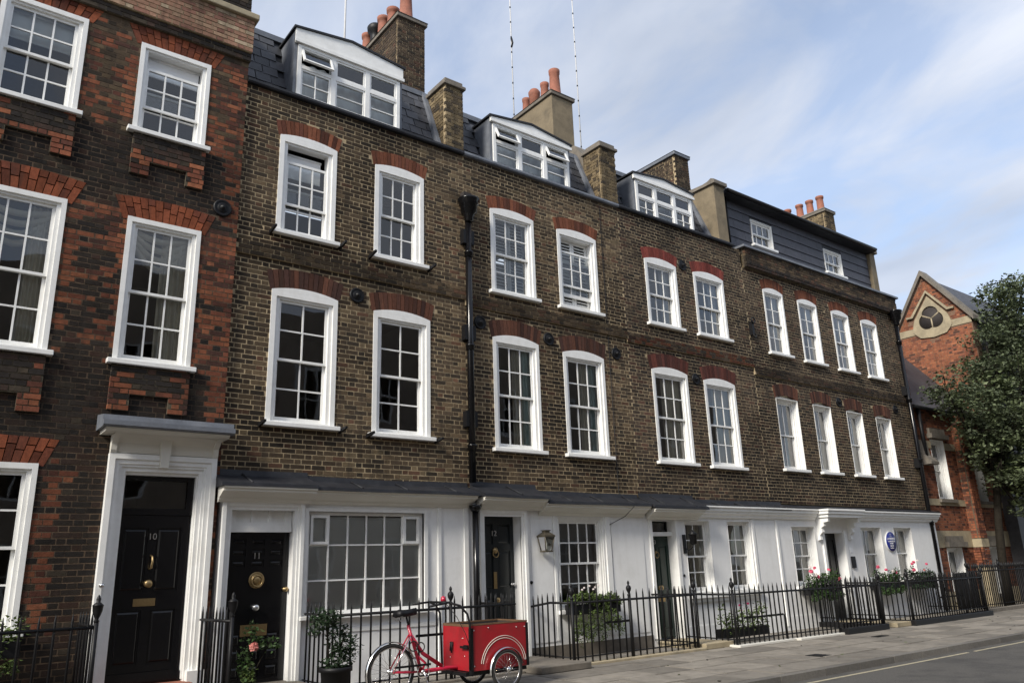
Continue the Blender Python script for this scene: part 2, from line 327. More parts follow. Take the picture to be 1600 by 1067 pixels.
class Bricks:
    def __init__(s, seed, colfn): s.b = []; s.seed = seed; s.colfn = colfn
    def front(s, x0, x1, z0, z1, y, holes=(), skip=None, pal=None, depth=0.06):
        for a, b, za, zb in lay(x0, x1, z0, z1, holes, skip):
            c = pick(pal)*(0.75+0.5*vnoise(a, za, 1.3, s.seed)) if pal else s.colfn((a+b)/2, (za+zb)/2)
            s.b.append((a, b, y+nrng.uniform(-0.0015, 0.0015), y+depth, za, zb, c))
    def side(s, y0, y1, z0, z1, x, sgn, pal, depth=0.06):
        for a, b, za, zb in lay(y0, y1, z0, z1):
            c = pick(pal)*(0.75+0.5*vnoise(a, za, 1.3, s.seed)); j = nrng.uniform(-0.003, 0.003)
            s.b.append((min(x+j, x-sgn*depth), max(x+j, x-sgn*depth), a, b, za, zb, c))
    def stuff(s, items, parent, name='brickwork', material='brick'):
        n = len(items)
        if not n: return
        A = np.array([i[:6] for i in items]); C = np.array([i[6] for i in items])
        idx = np.array([[0,2,4],[1,2,4],[1,3,4],[0,3,4],[0,2,5],[1,2,5],[1,3,5],[0,3,5]])
        V = A[:, idx]; V = V+nrng.uniform(-0.0018, 0.0018, V.shape)
        F = np.array([[0,3,2,1],[4,5,6,7],[0,1,5,4],[1,2,6,5],[2,3,7,6],[3,0,4,7]])
        faces = (F[None]+8*np.arange(n)[:, None, None]).reshape(-1)
        me = bpy.data.meshes.new(name); me.vertices.add(8*n); me.vertices.foreach_set('co', V.reshape(-1))
        me.loops.add(len(faces)); me.loops.foreach_set('vertex_index', faces); me.polygons.add(6*n)
        me.polygons.foreach_set('loop_start', np.arange(6*n)*4); me.update(calc_edges=True); me.polygons.foreach_set('use_smooth', np.zeros(6*n, dtype=bool))
        at = me.color_attributes.new('Col', 'FLOAT_COLOR', 'POINT'); cc = np.ones((8*n, 4)); cc[:, :3] = np.repeat(C, 8, axis=0); at.data.foreach_set('color', cc.reshape(-1))
        me.materials.append(MATS[material]); o = bpy.data.objects.new(name, me); link(o, parent); tag(o, kind='stuff'); return o
    def finish(s, parent, keep=300):
        sc = []
        for i, q in enumerate(s.b):
            p = project(((q[0]+q[1])/2, q[2], (q[4]+q[5])/2)); vis = -5 < p[0] < 1605 and -5 < p[1] < 1072
            a0 = project((q[0], q[2], q[4])); a1 = project((q[1], q[2], q[5]))
            sc.append(abs((a1[0]-a0[0])*(a1[1]-a0[1])) if vis and q[1]-q[0] > 0.05 else 0)
        order = np.argsort(-np.array(sc)); ind = set(int(i) for i in order[:keep] if sc[i] > 0)
        for i in sorted(ind):
            q = s.b[i]
            shared('brick', BRICKS[i % 6], parent, (q[0], q[2], q[4]), (q[1]-q[0], q[3]-q[2], q[5]-q[4]), color=q[6])
        s.stuff([q for i, q in enumerate(s.b) if i not in ind], parent)

def arch(B_house, x0, x1, zt, rise, depth, y, cols, n, splay=0.10, joined=False, jag=0.0):
    """gauged arch of wedge bricks over an opening: part 'arch', each wedge a sub-part"""
    L = x1-x0; xc = (x0+x1)/2
    def zi(t): return zt-rise*(2*t-1)**2
    def P(t, e):
        x = x0+L*t; return (xc+(x-xc)*(1+e*splay*2), zi(t)+depth*e)
    bk = MB(); poly = [P(i/12, 0.03) for i in range(13)]+[P(1-i/12, 0.98) for i in range(13)]
    bk.prism(poly, 'y', y+0.003, y+0.09); root = bk.build('arch', 'mortar_dark', B_house)
    items = MB(); cl = []
    for k in range(n):
        t0 = k/n+0.1/n*0.5; t1 = (k+1)/n-0.1/n*0.5; dj = rng.uniform(-0.002, 0.003)
        cuts = [(0, 0.48), (0.52, 1.0)] if jag and k % 2 else ([(0, 0.68), (0.72, 1.0)] if jag else [(0, 1)])
        for e0, e1 in cuts:
            m_ = items if joined else MB()
            m_.prism([P(t0, e0), P(t1, e0), P(t1, e1), P(t0, e1)], 'y', y-0.006+dj, y+0.05)
            c = np.array(rng.choice(cols))*rng.uniform(0.6, 1.25)
            if joined: cl.append(c)
            else:
                o = m_.build('wedge_brick', 'brick_piece', root); o.color = (*c, 1)
    if joined:
        o = items.build('wedge_bricks', 'brick', root); tag(o, kind='stuff'); me = o.data
        at = me.color_attributes.new('Col', 'FLOAT_COLOR', 'POINT'); cc = np.ones((len(me.vertices), 4)); cc[:, :3] = np.repeat(np.array(cl), 8, axis=0); at.data.foreach_set('color', cc.reshape(-1))
    return root

# ------------------------------------------------------------------ windows and doors
def sash_window(house, x0, x1, z0, z1, cols, rt_, rb, y=0.0, rise=0.0, fw_=0.12, drop=0.0, lift=0.0, sill=True, recess=0.0, brackets=False, sillw=0.07, white='white_paint', bar=0.024):
    """box sash: part 'window' (frame) with sub-parts sill, upper_sash, lower_sash, pane"""
    yf = y+recess-0.014; fr = MB(); ix0, ix1, iz1 = x0+fw_, x1-fw_, z1-rise-fw_*0.9; o1 = fw_*0.55
    if rise > 0:
        top = [(x0+(x1-x0)*i/12, z1-rise*(2*i/12-1)**2) for i in range(13)]
    else: top = [(x0, z1), (x1, z1)]
    # outer casing, stepped back inner lining
    fr.box(x0, x0+o1, yf, y+recess+0.18, z0, z1-rise); fr.box(x1-o1, x1, yf, y+recess+0.18, z0, z1-rise)
    poly = [(x1, z1-rise), (x1-o1, z1-rise), (x1-o1, iz1+0.03), (x0+o1, iz1+0.03), (x0+o1, z1-rise), (x0, z1-rise)]
    fr.prism([(x0+o1, iz1+0.03), (x1-o1, iz1+0.03), (x1-o1, z1-rise-0.001), (x0+o1, z1-rise-0.001)], 'y', yf, y+recess+0.18)
    if rise > 0: fr.prism([(x1, z1-rise)]+list(reversed(top))[1:-1]+[(x0, z1-rise)], 'y', yf, y+recess+0.18)
    fr.box(x0+o1, ix0, yf+0.03, y+recess+0.178, z0, iz1+0.03); fr.box(ix1, x1-o1, yf+0.03, y+recess+0.178, z0, iz1+0.03)
    fr.box(ix0, ix1, yf+0.03, y+recess+0.178, iz1, iz1+0.03); fr.box(x0+o1, x1-o1, yf+0.02, y+recess+0.17, z0-0.001, z0+0.035)
    if recess > 0.02:
        for a, b in ((x0+0.001, x0+0.014), (x1-0.014, x1-0.001)): fr.box(a, b, y-0.006, yf-0.0005, z0, z1-rise)
        fr.box(x0+0.015, x1-0.015, y-0.005, yf-0.0005, z1-rise-0.014, z1-rise-0.001)
    w = fr.build('window', white, house)
    if sill:
        sm = MB().box(x0-0.07, x1+0.07, y-0.10, y+0.10, z0-sillw, z0-0.002); sm.build('sill', white, w, bevel=0.008)
        if brackets:
            for xb in (x0-0.10, x1+0.08):
                MB().prism([(y-0.26, z0-0.05), (y-0.26, z0-0.015), (y+0.02, z0-0.03), (y+0.02, z0-0.10)], 'x', xb, xb+0.035).build('bracket', 'black_iron', w)
    zm = (z0+0.035+iz1)/2; ya, yb = y+recess+0.055, y+recess+0.100
    def sash(name, a, b, za, zb, yy, nc, nr, btm, tp):
        g = MB(); s_ = 0.042
        g.box(a, a+s_, yy, yy+0.035, za, zb); g.box(b-s_, b, yy, yy+0.035, za, zb); g.box(a+s_, b-s_, yy, yy+0.035, za, za+btm); g.box(a+s_, b-s_, yy, yy+0.035, zb-tp, zb)
        gx = [a+s_+(b-a-2*s_)*i/nc for i in range(nc+1)]; gz = [za+btm+(zb-tp-za-btm)*i/nr for i in range(nr+1)]
        for q in gx[1:-1]: g.box(q-bar/2, q+bar/2, yy+0.004, yy+0.032, za+btm, zb-tp)
        for q in gz[1:-1]:
            for i in range(nc): g.box(gx[i]+(bar/2 if i else 0), gx[i+1]-(bar/2 if i < nc-1 else 0), yy+0.005, yy+0.031, q-bar/2, q+bar/2)
        g.build(name, white, w)
        for i in range(nc):
            for k in range(nr):
                shared('pane', PANE, w, (gx[i], yy+0.016, gz[k]), (gx[i+1]-gx[i], 1, gz[k+1]-gz[k]), (rng.gauss(0, 0.006), 0, rng.gauss(0, 0.008)))
    sash('upper_sash', ix0, ix1, zm-0.02-drop, iz1-drop, ya, cols, rt_, 0.038, 0.045)
    sash('lower_sash', ix0, ix1, z0+0.036+lift, zm+0.02+lift, yb, cols, rb, 0.07, 0.038)
    return w
def curtain(x0, x1, z0, z1, y, material, label, group=None, waves=5, amp=0.035, gather=0.0, name='curtain', cat='curtain'):
    n = waves*8; nz = 8; vs = []
    for j in range(nz+1):
        t = j/nz
        for i in range(n+1):
            u = i/n; xx = x0+(x1-x0)*u
            if gather: xx = x1-(x1-xx)*(1-gather*math.sin(math.pi*min(1, t*1.15))**2*0.8) if gather > 0 else x0+(xx-x0)*(1+gather*math.sin(math.pi*min(1, t*1.15))**2*0.8)
            vs.append((xx, y+amp*math.sin(u*waves*2*math.pi+0.4*math.sin(3*t))+0.01*math.sin(17*u), z0+(z1-z0)*t))
    mb = MB().add(vs, [(j*(n+1)+i, j*(n+1)+i+1, (j+1)*(n+1)+i+1, (j+1)*(n+1)+i) for j in range(nz) for i in range(n)], True)
    return mb.build(name, material, None, label=label, cat=cat, group=group)
def blind(x0, x1, z0, z1, y, material, label, group=None):
    mb = MB().box(x0, x1, y, y+0.006, z0, z1).lathe([(0.022, x0-0.01), (0.022, x1+0.01)], (0, y+0.0, z1+0.012), 10, 'x')
    mb.box(x0, x1, y-0.006, y+0.012, z0-0.02, z0-0.0005)
    return mb.build('roller_blind', material, None, label=label, cat='blind', group=group)
def text_mesh(txt, size, parent, material, loc, depth=0.006, name='number', font_scale=1.0):
    cu = bpy.data.curves.new('txt', 'FONT'); cu.body = txt; cu.size = size; cu.extrude = depth; cu.align_x = 'CENTER'; cu.align_y = 'CENTER'; cu.space_line = 0.9
    ob = bpy.data.objects.new('txt', cu); COL.objects.link(ob); bpy.context.view_layer.update()
    me = bpy.data.meshes.new_from_object(ob.evaluated_get(bpy.context.evaluated_depsgraph_get())); bpy.data.objects.remove(ob); bpy.data.curves.remove(cu)
    me.transform(Matrix.Translation(loc) @ Matrix.Rotation(R(90), 4, 'X')); me.materials.clear(); me.materials.append(MATS[material]); me.name = name
    return link(bpy.data.objects.new(name, me), parent)
def panel_door(house, x0, x1, z0, z1, y, material, panels, raised=True):
    """door leaf with framed panels (rel. coords u0,u1,v0,v1); sub-parts panel"""
    d = MB(); w, h = x1-x0, z1-z0
    rects = [(x0+p[0]*w, x0+p[1]*w, z0+p[2]*h, z0+p[3]*h) for p in panels]
    d.wall(x0, x1, z0, z1, y, y+0.05, rects); door = d.build('door', material, house)
    for a, b, c, e in rects:
        p = MB().box(a, b, y+0.016, y+0.04, c, e); i = 0.022
        if raised: p.add([(a+i, y+0.015, c+i), (b-i, y+0.015, c+i), (b-i, y+0.015, e-i), (a+i, y+0.015, e-i), (a+2*i, y+0.002, c+2*i), (b-2*i, y+0.002, c+2*i), (b-2*i, y+0.002, e-2*i), (a+2*i, y+0.002, e-2*i)], [(0,1,5,4),(1,2,6,5),(2,3,7,6),(3,0,4,7),(4,5,6,7)])
        p.build('panel', material, door)
    return door
def knob(parent, x, y, z, r=0.035, material='brass', name='knob'):
    return MB().lathe([(r*0.9, 0), (r*0.9, -0.008), (r*0.35, -0.014), (r*0.35, -0.035), (r*0.85, -0.045), (r, -0.06), (r*0.7, -0.075), (0.001, -0.08)], (x, y, z), 14, 'y').build(name, material, parent)
def letterbox(parent, x, y, z, w=0.26, h=0.075):
    o = MB().box(x-w/2, x+w/2, y-0.006, y, z-h/2, z+h/2).box(x-w*0.38, x+w*0.38, y-0.011, y-0.0065, z-h*0.28, z+h*0.28).build('letterbox', 'brass', parent)
    return o
def ring_knocker(parent, x, y, z, r=0.055, lion=False):
    m_ = MB()
    if lion: m_.lathe([(0.055, 0), (0.06, -0.012), (0.045, -0.03), (0.025, -0.045), (0.001, -0.05)], (x, y, z), 14, 'y')
    else: m_.lathe([(0.028, 0), (0.026, -0.02), (0.001, -0.03)], (x, y, z), 12, 'y')
    m_.torus((x, y-0.03, z-r*0.9), r, 0.009, 'y', 20, 6); return m_.build('knocker', 'brass', parent)
def cornice(parent, x0, x1, y, z, prof, material='cream_paint', name='cornice'):
    """prof: (outward, height) steps, extruded along x with returned ends"""
    return MB().prism([(y+0.02, z+prof[0][1])]+[(y-p[0], z+p[1]) for p in prof]+[(y+0.02, z+prof[-1][1])], 'x', x0, x1).build(name, material, parent)
CORN = [(0.02, 0), (0.05, 0.03), (0.06, 0.06), (0.12, 0.09), (0.19, 0.13), (0.23, 0.14), (0.23, 0.17), (0.26, 0.18), (0.26, 0.205)]
def anchor(house, x, z, y=0.0, r=0.135):
    MB().lathe([(r, 0.01), (r, -0.02), (r*0.84, -0.035), (r*0.74, -0.02), (r*0.55, -0.025), (r*0.46, -0.045), (r*0.3, -0.03), (r*0.24, -0.07), (0.001, -0.085)], (x, y, z), 24, 'y').build('wall_anchor', 'black_iron', house)
def frustum(mb, a0, a1, z0, z1):
    """a0,a1: (x0,x1,y0,y1) at bottom/top"""
    return mb.add([(a0[0],a0[2],z0),(a0[1],a0[2],z0),(a0[1],a0[3],z0),(a0[0],a0[3],z0),(a1[0],a1[2],z1),(a1[1],a1[2],z1),(a1[1],a1[3],z1),(a1[0],a1[3],z1)],
              [(0,3,2,1),(4,5,6,7),(0,1,5,4),(1,2,6,5),(2,3,7,6),(3,0,4,7)])

# ------------------------------------------------------------------ ground
MB().box(-150, 400, -250, 250, -0.6, -0.32).build('ground', 'asphalt', None, kind='structure')
MB().box(-60, 120, -11.2, -4.3, -0.3, -0.095).build('road', 'asphalt', None, kind='structure')
pav = MB().box(-30, 60, -4.35, 0.3, -0.3, -0.012).build('pavement', 'joint', None, kind='structure')
MB().box(-30, 60, -16, -11.1, -0.3, 0.0).build('far_pavement', 'stone', None, kind='structure')
FLAG = unit_mesh('paving_slab', frustum(MB(), (0, 1, 0, 1), (0.006, 0.994, 0.008, 0.992), 0, 1), 'flagstone')
yrows = [-4.27, -3.62, -2.92, -2.30, -1.62, -1.05, -0.45, 0.12]
npv = 0
for r_ in range(len(yrows)-1):
    x = 3.2+rng.uniform(-0.5, 0)
    while x < 31:
        w = rng.choice((0.6, 0.75, 0.9, 1.05)); g = rng.uniform(0.72, 1.25); p = project((x+w/2, yrows[r_], 0))
        if p[0] > -100 and npv < 298:
            shared('paving_slab', FLAG, pav, (x+0.006, yrows[r_]+0.006, -0.05+rng.uniform(-0.003, 0.003)), (w-0.020, yrows[r_+1]-yrows[r_]-0.020, 0.05), (rng.uniform(-0.002, 0.002), rng.uniform(-0.002, 0.002), 0), (0.200*g, 0.180*g, 0.152*g)); npv += 1
        x += w
KST = unit_mesh('kerb_stone', frustum(MB(), (0, 1, 0, 1), (0.004, 0.996, 0.10, 1), 0, 1), 'kerb')
kerb = MB().box(-30, 60, -4.42, -4.28, -0.3, -0.11).build('kerb', 'joint', None, kind='structure')
x = 6.0
while x < 60:
    w = rng.uniform(0.85, 1.2); g = rng.uniform(0.8, 1.2)
    shared('kerb_stone', KST, kerb, (x+0.005, -4.44, -0.2), (w-0.010, 0.165, 0.202+rng.uniform(-0.003, 0.003)), (0, 0, 0), (0.13*g, 0.120*g, 0.106*g)); x += w
for a, b in ((4, 14.98), (15.25, 60)):
    MB().box(a, b, -4.675, -4.622, -0.2, -0.091).build('road_line', 'yellow_line', None, kind='structure')

# ------------------------------------------------------------------ houses
def interior(house, x0, x1, floors, yb=4.2, top=9.35, y0=0.2):
    m_ = MB().box(x0, x1, yb, yb+0.2, 0, top).box(x0, x0+0.12, y0+0.16, yb, 0.0, top).box(x1-0.12, x1, y0+0.16, yb, 0.0, top)
    for z in floors: m_.box(x0+0.12, x1-0.12, y0+0.16, yb, z, z+0.25)
    m_.build('interior_walls', 'room', house)
RED_H = [(0.18, 0.066, 0.037), (0.21, 0.078, 0.043), (0.12, 0.046, 0.030), (0.155, 0.058, 0.034)]
RED_L = [(0.090, 0.041, 0.029), (0.125, 0.053, 0.034), (0.060, 0.030, 0.024)]
RED_10 = [(0.20, 0.060, 0.030), (0.23, 0.068, 0.032), (0.135, 0.043, 0.025)]


# ---- the house with red brick dressings (door 10)
H10 = thing('brick_house', 'dark brick house with red brick dressings, black door numbered 10 under a flat hood', 'house', (0.7, 4, 0))
Y10 = -0.06
W10 = [(0.08, 1.16, 7.95, 9.50), (1.89, 2.93, 7.95, 9.43), (0.12, 1.20, 4.44, 6.60), (1.97, 2.99, 4.44, 6.56), (0.22, 1.28, 1.02, 2.99)]
holes10 = list(W10)+[(2.14, 3.36, 0.0, 3.06)]
def col10(x, z):
    nz = fbm(x, z, 0.9, 3)
    redzone = 0.0
    for w in W10:
        if w[2]-0.05 < z < w[3]+0.1:
            edge = 0.25 if int(z/CH/3) % 2 else 0.35
            if w[1] < x < w[1]+edge or w[0]-edge < x < w[0]: redzone = 1
    if x > 3.52-(0.22 if int(z/CH/3) % 2 else 0.34): redzone = max(redzone, 0.8)
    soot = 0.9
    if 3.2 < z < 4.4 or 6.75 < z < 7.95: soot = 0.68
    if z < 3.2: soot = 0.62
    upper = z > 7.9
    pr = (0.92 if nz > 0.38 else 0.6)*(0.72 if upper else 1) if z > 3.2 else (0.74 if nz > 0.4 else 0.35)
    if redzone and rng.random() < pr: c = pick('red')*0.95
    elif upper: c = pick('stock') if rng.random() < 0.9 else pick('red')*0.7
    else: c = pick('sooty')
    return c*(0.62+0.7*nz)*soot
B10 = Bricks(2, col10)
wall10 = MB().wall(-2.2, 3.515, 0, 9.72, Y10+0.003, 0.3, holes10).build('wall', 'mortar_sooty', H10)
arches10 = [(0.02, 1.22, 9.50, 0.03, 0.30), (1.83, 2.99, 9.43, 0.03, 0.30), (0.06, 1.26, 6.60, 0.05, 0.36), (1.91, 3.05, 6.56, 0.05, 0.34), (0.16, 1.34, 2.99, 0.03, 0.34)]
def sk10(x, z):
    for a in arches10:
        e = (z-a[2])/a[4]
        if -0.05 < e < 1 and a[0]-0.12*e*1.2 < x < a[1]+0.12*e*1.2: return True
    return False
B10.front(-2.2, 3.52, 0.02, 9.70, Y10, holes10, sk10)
for a in arches10: arch(H10, a[0], a[1], a[2]-0.004, a[3], a[4], Y10, RED_10, 13, splay=0.12, jag=1)
# aprons under the windows with stepped red corners
for (ax0, ax1, az0, az1) in ((0.10, 1.16, 7.22, 7.93), (1.91, 2.95, 7.22, 7.93), (0.14, 1.2, 3.62, 4.42), (1.97, 2.99, 3.74, 4.42)):
    hs = [(ax0+0.26, ax1-0.26, az0-0.01, az0+0.23)]
    MB().wall(ax0+0.004, ax1-0.004, az0+0.004, az1, Y10-0.04, Y10+0.02, hs).build('apron', 'mortar_dark', H10)
    for a, b, za, zb in lay(ax0, ax1, az0, az1, hs):
        low = za < az0+0.3
        c = (pick('red')*0.9 if (low and rng.random() < 0.75) or ((a < ax0+0.12 or b > ax1-0.12) and rng.random() < 0.35) else pick('sooty'))*(0.6+0.7*vnoise(a, za, 2, 4))
        B10.b.append((a, b, Y10-0.05+nrng.uniform(-0.003, 0.003), Y10+0.0, za, zb, c))
# parapet: oversailing course, paler rebuilt brickwork, stone coping, upper brickwork
MB().box(-2.2, 3.53, Y10-0.045, 0.3, 9.722, 9.86).build('string_course', 'mortar_dark', H10)
B10.front(-2.2, 3.535, 9.722, 9.872, Y10-0.055, pal='sooty')
MB().box(-2.2, 3.53, Y10-0.085, 0.3, 9.874, 10.49).build('parapet', 'mortar', H10)
B10.front(-2.2, 3.54, 9.876, 10.49, Y10-0.095, pal='pink')
B10.side(-0.14, 0.3, 9.876, 10.49, 3.545, 1, 'pink')
MB().box(-2.25, 3.60, Y10-0.16, 0.35, 10.492, 10.60).build('coping', 'stone', H10, bevel=0.015)
MB().box(-2.2, 3.48, Y10-0.02, 0.28, 10.602, 11.6).build('upper_parapet', 'mortar_dark', H10)
B10.front(-2.2, 3.49, 10.602, 11.6, Y10-0.03, pal='sooty'); B10.side(-0.08, 0.28, 10.602, 11.6, 3.49, 1, 'sooty')
MB().box(3.30, 3.51, 0.302, 4.2, 9.4, 11.2).build('party_wall', 'grey_stone', H10)
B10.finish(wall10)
for i, w in enumerate(W10):
    sash_window(H10, w[0], w[1], w[2], w[3], 3, 2, 2, Y10, fw_=0.115, drop=0.26 if i == 1 else 0.0, lift=0.0)
interior(H10, -2.2, 3.5, (0.1, 3.3, 7.0))
MB().box(-2.2, 3.5, 0.31, 4.4, 9.4, 9.6).build('roof', 'dark_lead', H10)
blind(0.2, 1.05, 8.95, 9.36, 0.12, 'blind_white', 'white roller blind a third down in an upper window beside red brick dressings')
blind(2.02, 2.80, 9.02, 9.30, 0.12, 'blind_grey', 'grey blind added to lighten the gap behind the dropped upper sash beside the pale parapet brickwork')  # added blind, lightens the black gap left above the sash
for i, (a, b, gth) in enumerate(((0.78, 1.1, 0.25), (2.5, 2.88, 0.2))):
    curtain(a, b, 4.5, 6.46, 0.115, 'curtain_cream', ['cream curtain drawn aside in a tall window left of the round iron wall plate', 'cream curtain hanging in the tall window above the flat door hood'][i], 'cream curtains behind the tall sashes', 4)
    mbs = MB()
    for k in range(4):
        zt = 6.42-0.05*k; vs = []
        x0c, x1c = (0.2, 1.1) if i == 0 else (2.08, 2.88)
        pts = [(x0c+(x1c-x0c)*u/10, 0.10+0.02*k, zt-(0.10+0.09*k)*math.sin(math.pi*u/10)) for u in range(11)]
        mbs.tube(pts, 0.05, 6)
    mbs.build('swag', 'curtain_cream', None, label=['looped cream swag inside the tall window left of the round wall plate', 'looped cream swag inside the tall window above the flat door hood'][i], cat='swag')
# door surround
sr = MB(); sx0, sx1 = 2.06, 3.44; dx0, dx1, dz0, dz1 = 2.26, 3.18, 0.30, 2.90
for k, (o_, yy) in enumerate(((0.0, -0.17), (0.07, -0.145), (0.13, -0.125), (0.165, -0.10))):
    n_ = (0.07, 0.06, 0.035, 0.055)[k]
    sr.box(sx0+o_, sx0+o_+n_, yy, 0.02, 0.0, 3.16-o_); sr.box(sx1-o_-n_, sx1-o_, yy, 0.02, 0.0, 3.16-o_); sr.box(sx0+o_+n_, sx1-o_-n_, yy, 0.02, 3.16-o_-n_, 3.16-o_)
sr.box(sx0+0.22, sx0+0.235, -0.06, 0.12, 0.3, 2.94); sr.box(sx1-0.235, sx1-0.22, -0.06, 0.12, 0.3, 2.94); sr.box(sx0+0.235, sx1-0.235, -0.06, 0.12, 2.90, 2.94)
sur = sr.build('door_surround', 'white_paint', H10)
MB().box(sx1-0.20, sx1+0.02, -0.20, 0.0, 0.02, 0.40).build('plinth_block', 'white_paint', sur)
# pulvinated frieze with keystone, cornice, leaded hood
fz = [(-0.10, 3.162), (-0.16, 3.17), (-0.17, 3.22), (-0.175, 3.30), (-0.22, 3.36), (-0.30, 3.40), (-0.10, 3.40)]
MB().prism(fz, 'x', sx0+0.04, sx1-0.04).build('frieze', 'cream_paint', sur)
MB().prism([(2.685, 2.99), (2.785, 2.99), (2.81, 3.40), (2.66, 3.40)], 'y', -0.215, -0.1).build('keystone', 'cream_paint', sur)
for sx in (sx0+0.0, sx1-0.07):
    MB().prism([(-0.1, 3.162), (-0.175, 3.162), (-0.19, 3.20), (-0.20, 3.28), (-0.28, 3.36), (-0.38, 3.40), (-0.1, 3.40)], 'x', sx, sx+0.07).build('console', 'cream_paint', sur)
MB().prism([(-0.05, 3.402), (-0.42, 3.402), (-0.46, 3.425), (-0.47, 3.447), (-0.05, 3.447)], 'x', 1.93, 3.50).build('hood_cornice', 'cream_paint', sur)
hd = MB().prism([(-0.05, 3.449), (-0.50, 3.449), (-0.53, 3.47), (-0.53, 3.53), (-0.46, 3.54), (-0.45, 3.61), (-0.05, 3.66)], 'x', 1.88, 3.55); hd.build('hood', 'lead', sur)
d10 = panel_door(H10, dx0, dx1, dz0, 2.38, 0.03, 'black_gloss', [(0.10, 0.44, 0.10, 0.42), (0.56, 0.90, 0.10, 0.42), (0.10, 0.44, 0.53, 0.92), (0.56, 0.90, 0.53, 0.92)])
MB().wall(dx0-0.04, dx1+0.04, 2.384, 2.92, 0.02, 0.09, [(dx0+0.06, dx1-0.06, 2.47, 2.84)]).build('fanlight_frame', 'black_gloss', d10)
shared('pane', PANE, d10, (dx0+0.06, 0.06, 2.47), (dx1-dx0-0.12, 1, 0.37))
MB().box(dx0-0.03, dx1+0.03, 0.0, 0.09, 0.27, 0.298).box(dx0, dx1, -0.015, 0.028, 0.302, 0.42).build('weatherboard', 'black_gloss', d10)
xm = (dx0+dx1)/2
text_mesh('10', 0.115, d10, 'steel', (xm+0.0, 0.026, 2.10)); knob(d10, xm-0.01, 0.03, 1.50, 0.052); letterbox(d10, xm-0.03, 0.03, 1.27, 0.27, 0.095)
MB().tube([(xm, 0.03, 1.86), (xm+0.01, -0.03, 1.84), (xm+0.012, -0.045, 1.78), (xm+0.005, -0.03, 1.70), (xm-0.012, 0.0, 1.685)], [0.012, 0.012, 0.014, 0.016, 0.012], 8).build('knocker', 'brass', d10)
knob(sur, 2.12, -0.165, 1.50, 0.03, 'steel', 'bell_push')
MB().box(2.16, 3.30, -0.62, 0.1, 0.0, 0.155).build('door_step', 'terracotta', H10, bevel=0.01); MB().box(2.18, 3.28, -0.34, 0.1, 0.157, 0.275).build('door_step', 'terracotta', H10, bevel=0.01)
anchor(H10, 3.27, 7.02, Y10, 0.14)

# ---- common upper walls of the plain stock-brick houses
def stock_house(name, label, x0, x1, wins, seed, pal, top=9.38, band=6.26, arch_cols=(RED_H, RED_L), dim=1.0, near=True, zlow=2.86, band_pal=None):
    h = thing(name, label, 'house', ((x0+x1)/2, 4, 0))
    def colf(x, z):
        nz = fbm(x, z, 0.7, seed); s2 = vnoise(x, z, 0.35, seed+9); p = pal
        c = pick(p)
        k = 0.42+1.15*nz
        st = 1.0
        if band-0.28 < z < band+0.62: st = 0.74 + 0.3*(s2-0.3)         # weathered bands of soot
        if z < 3.75: st = 0.72+0.25*(s2-0.3)
        if z > 8.9: st = 0.95
        pt = fbm(x*0.8, z, 1.1, seed+21)                            # patches of old soot
        return c*k*st*dim*(1.0+0.25*(s2-0.5))*(0.62 if pt > 0.60 else (0.8 if pt > 0.53 else 1.08))
    B = Bricks(seed, colf); holes = [(w[0], w[1], w[2], w[3]) for w in wins]
    wl = MB().wall(x0, x1, zlow, top, 0.003, 0.3, holes).build('wall', 'mortar', h)
    ar = []
    for w in wins:
        up_ = w[2] > 6; ar.append((w[0]-0.03, w[1]+0.03, w[3], w[4], 0.26 if up_ else 0.31, up_))
    def sk(x, z):
        for a in ar:
            e = (z-a[2])/a[4]
            if a[0]-0.06*max(e, 0) < x < a[1]+0.06*max(e, 0):
                t = (x-a[0])/(a[1]-a[0]); zi = a[2]-a[3]*(2*t-1)**2
                if zi < z < zi+a[4]: return True
        return False
    B.front(x0, x1, zlow, top, 0.0, [(q[0], q[1], q[2], q[3]-0.0) for q in holes], sk)
    for a in ar: arch(h, a[0], a[1], a[2]+0.003, a[3]+0.012, a[4], 0.0, arch_cols[0] if a[5] else arch_cols[1], 15, splay=0.055, joined=not near)
    # brick band between the floors
    MB().box(x0, x1, -0.032, 0.02, band, band+0.23).build('string_course', 'mortar', h)
    for a, b, za, zb in lay(x0, x1, band, band+0.23):
        c = colf((a+b)/2, (za+zb)/2)*0.85 if not band_pal else (pick(band_pal)*0.33 if rng.random() < 0.5 else colf((a+b)/2, za))
        B.b.append((a, b, -0.043+nrng.uniform(-0.003, 0.003), 0.0, za, zb, c))
    B.finish(wl)
    return h, B
def gutter(h, x0, x1, z=9.38, material='lead'):
    MB().prism([(-0.07, z+0.002), (-0.085, z+0.03), (-0.08, z+0.075), (0.02, z+0.085), (0.30, z+0.12), (0.30, z+0.002)], 'x', x0, x1).build('parapet_gutter', material, h)
SLATES = [unit_mesh('slate', MB().add([(0.01+tiny()*0.006, 0, tiny()*0.02), (0.99+tiny()*0.006, 0, tiny()*0.02), (1, 0, 1), (0, 0, 1), (0.01, 1, 0), (0.99, 1, 0), (1, 1, 1), (0, 1, 1)], [(0,1,2,3),(7,6,5,4),(0,4,5,1),(1,5,6,2),(2,6,7,3),(3,7,4,0)]), 'slate_piece') for _ in range(5)]
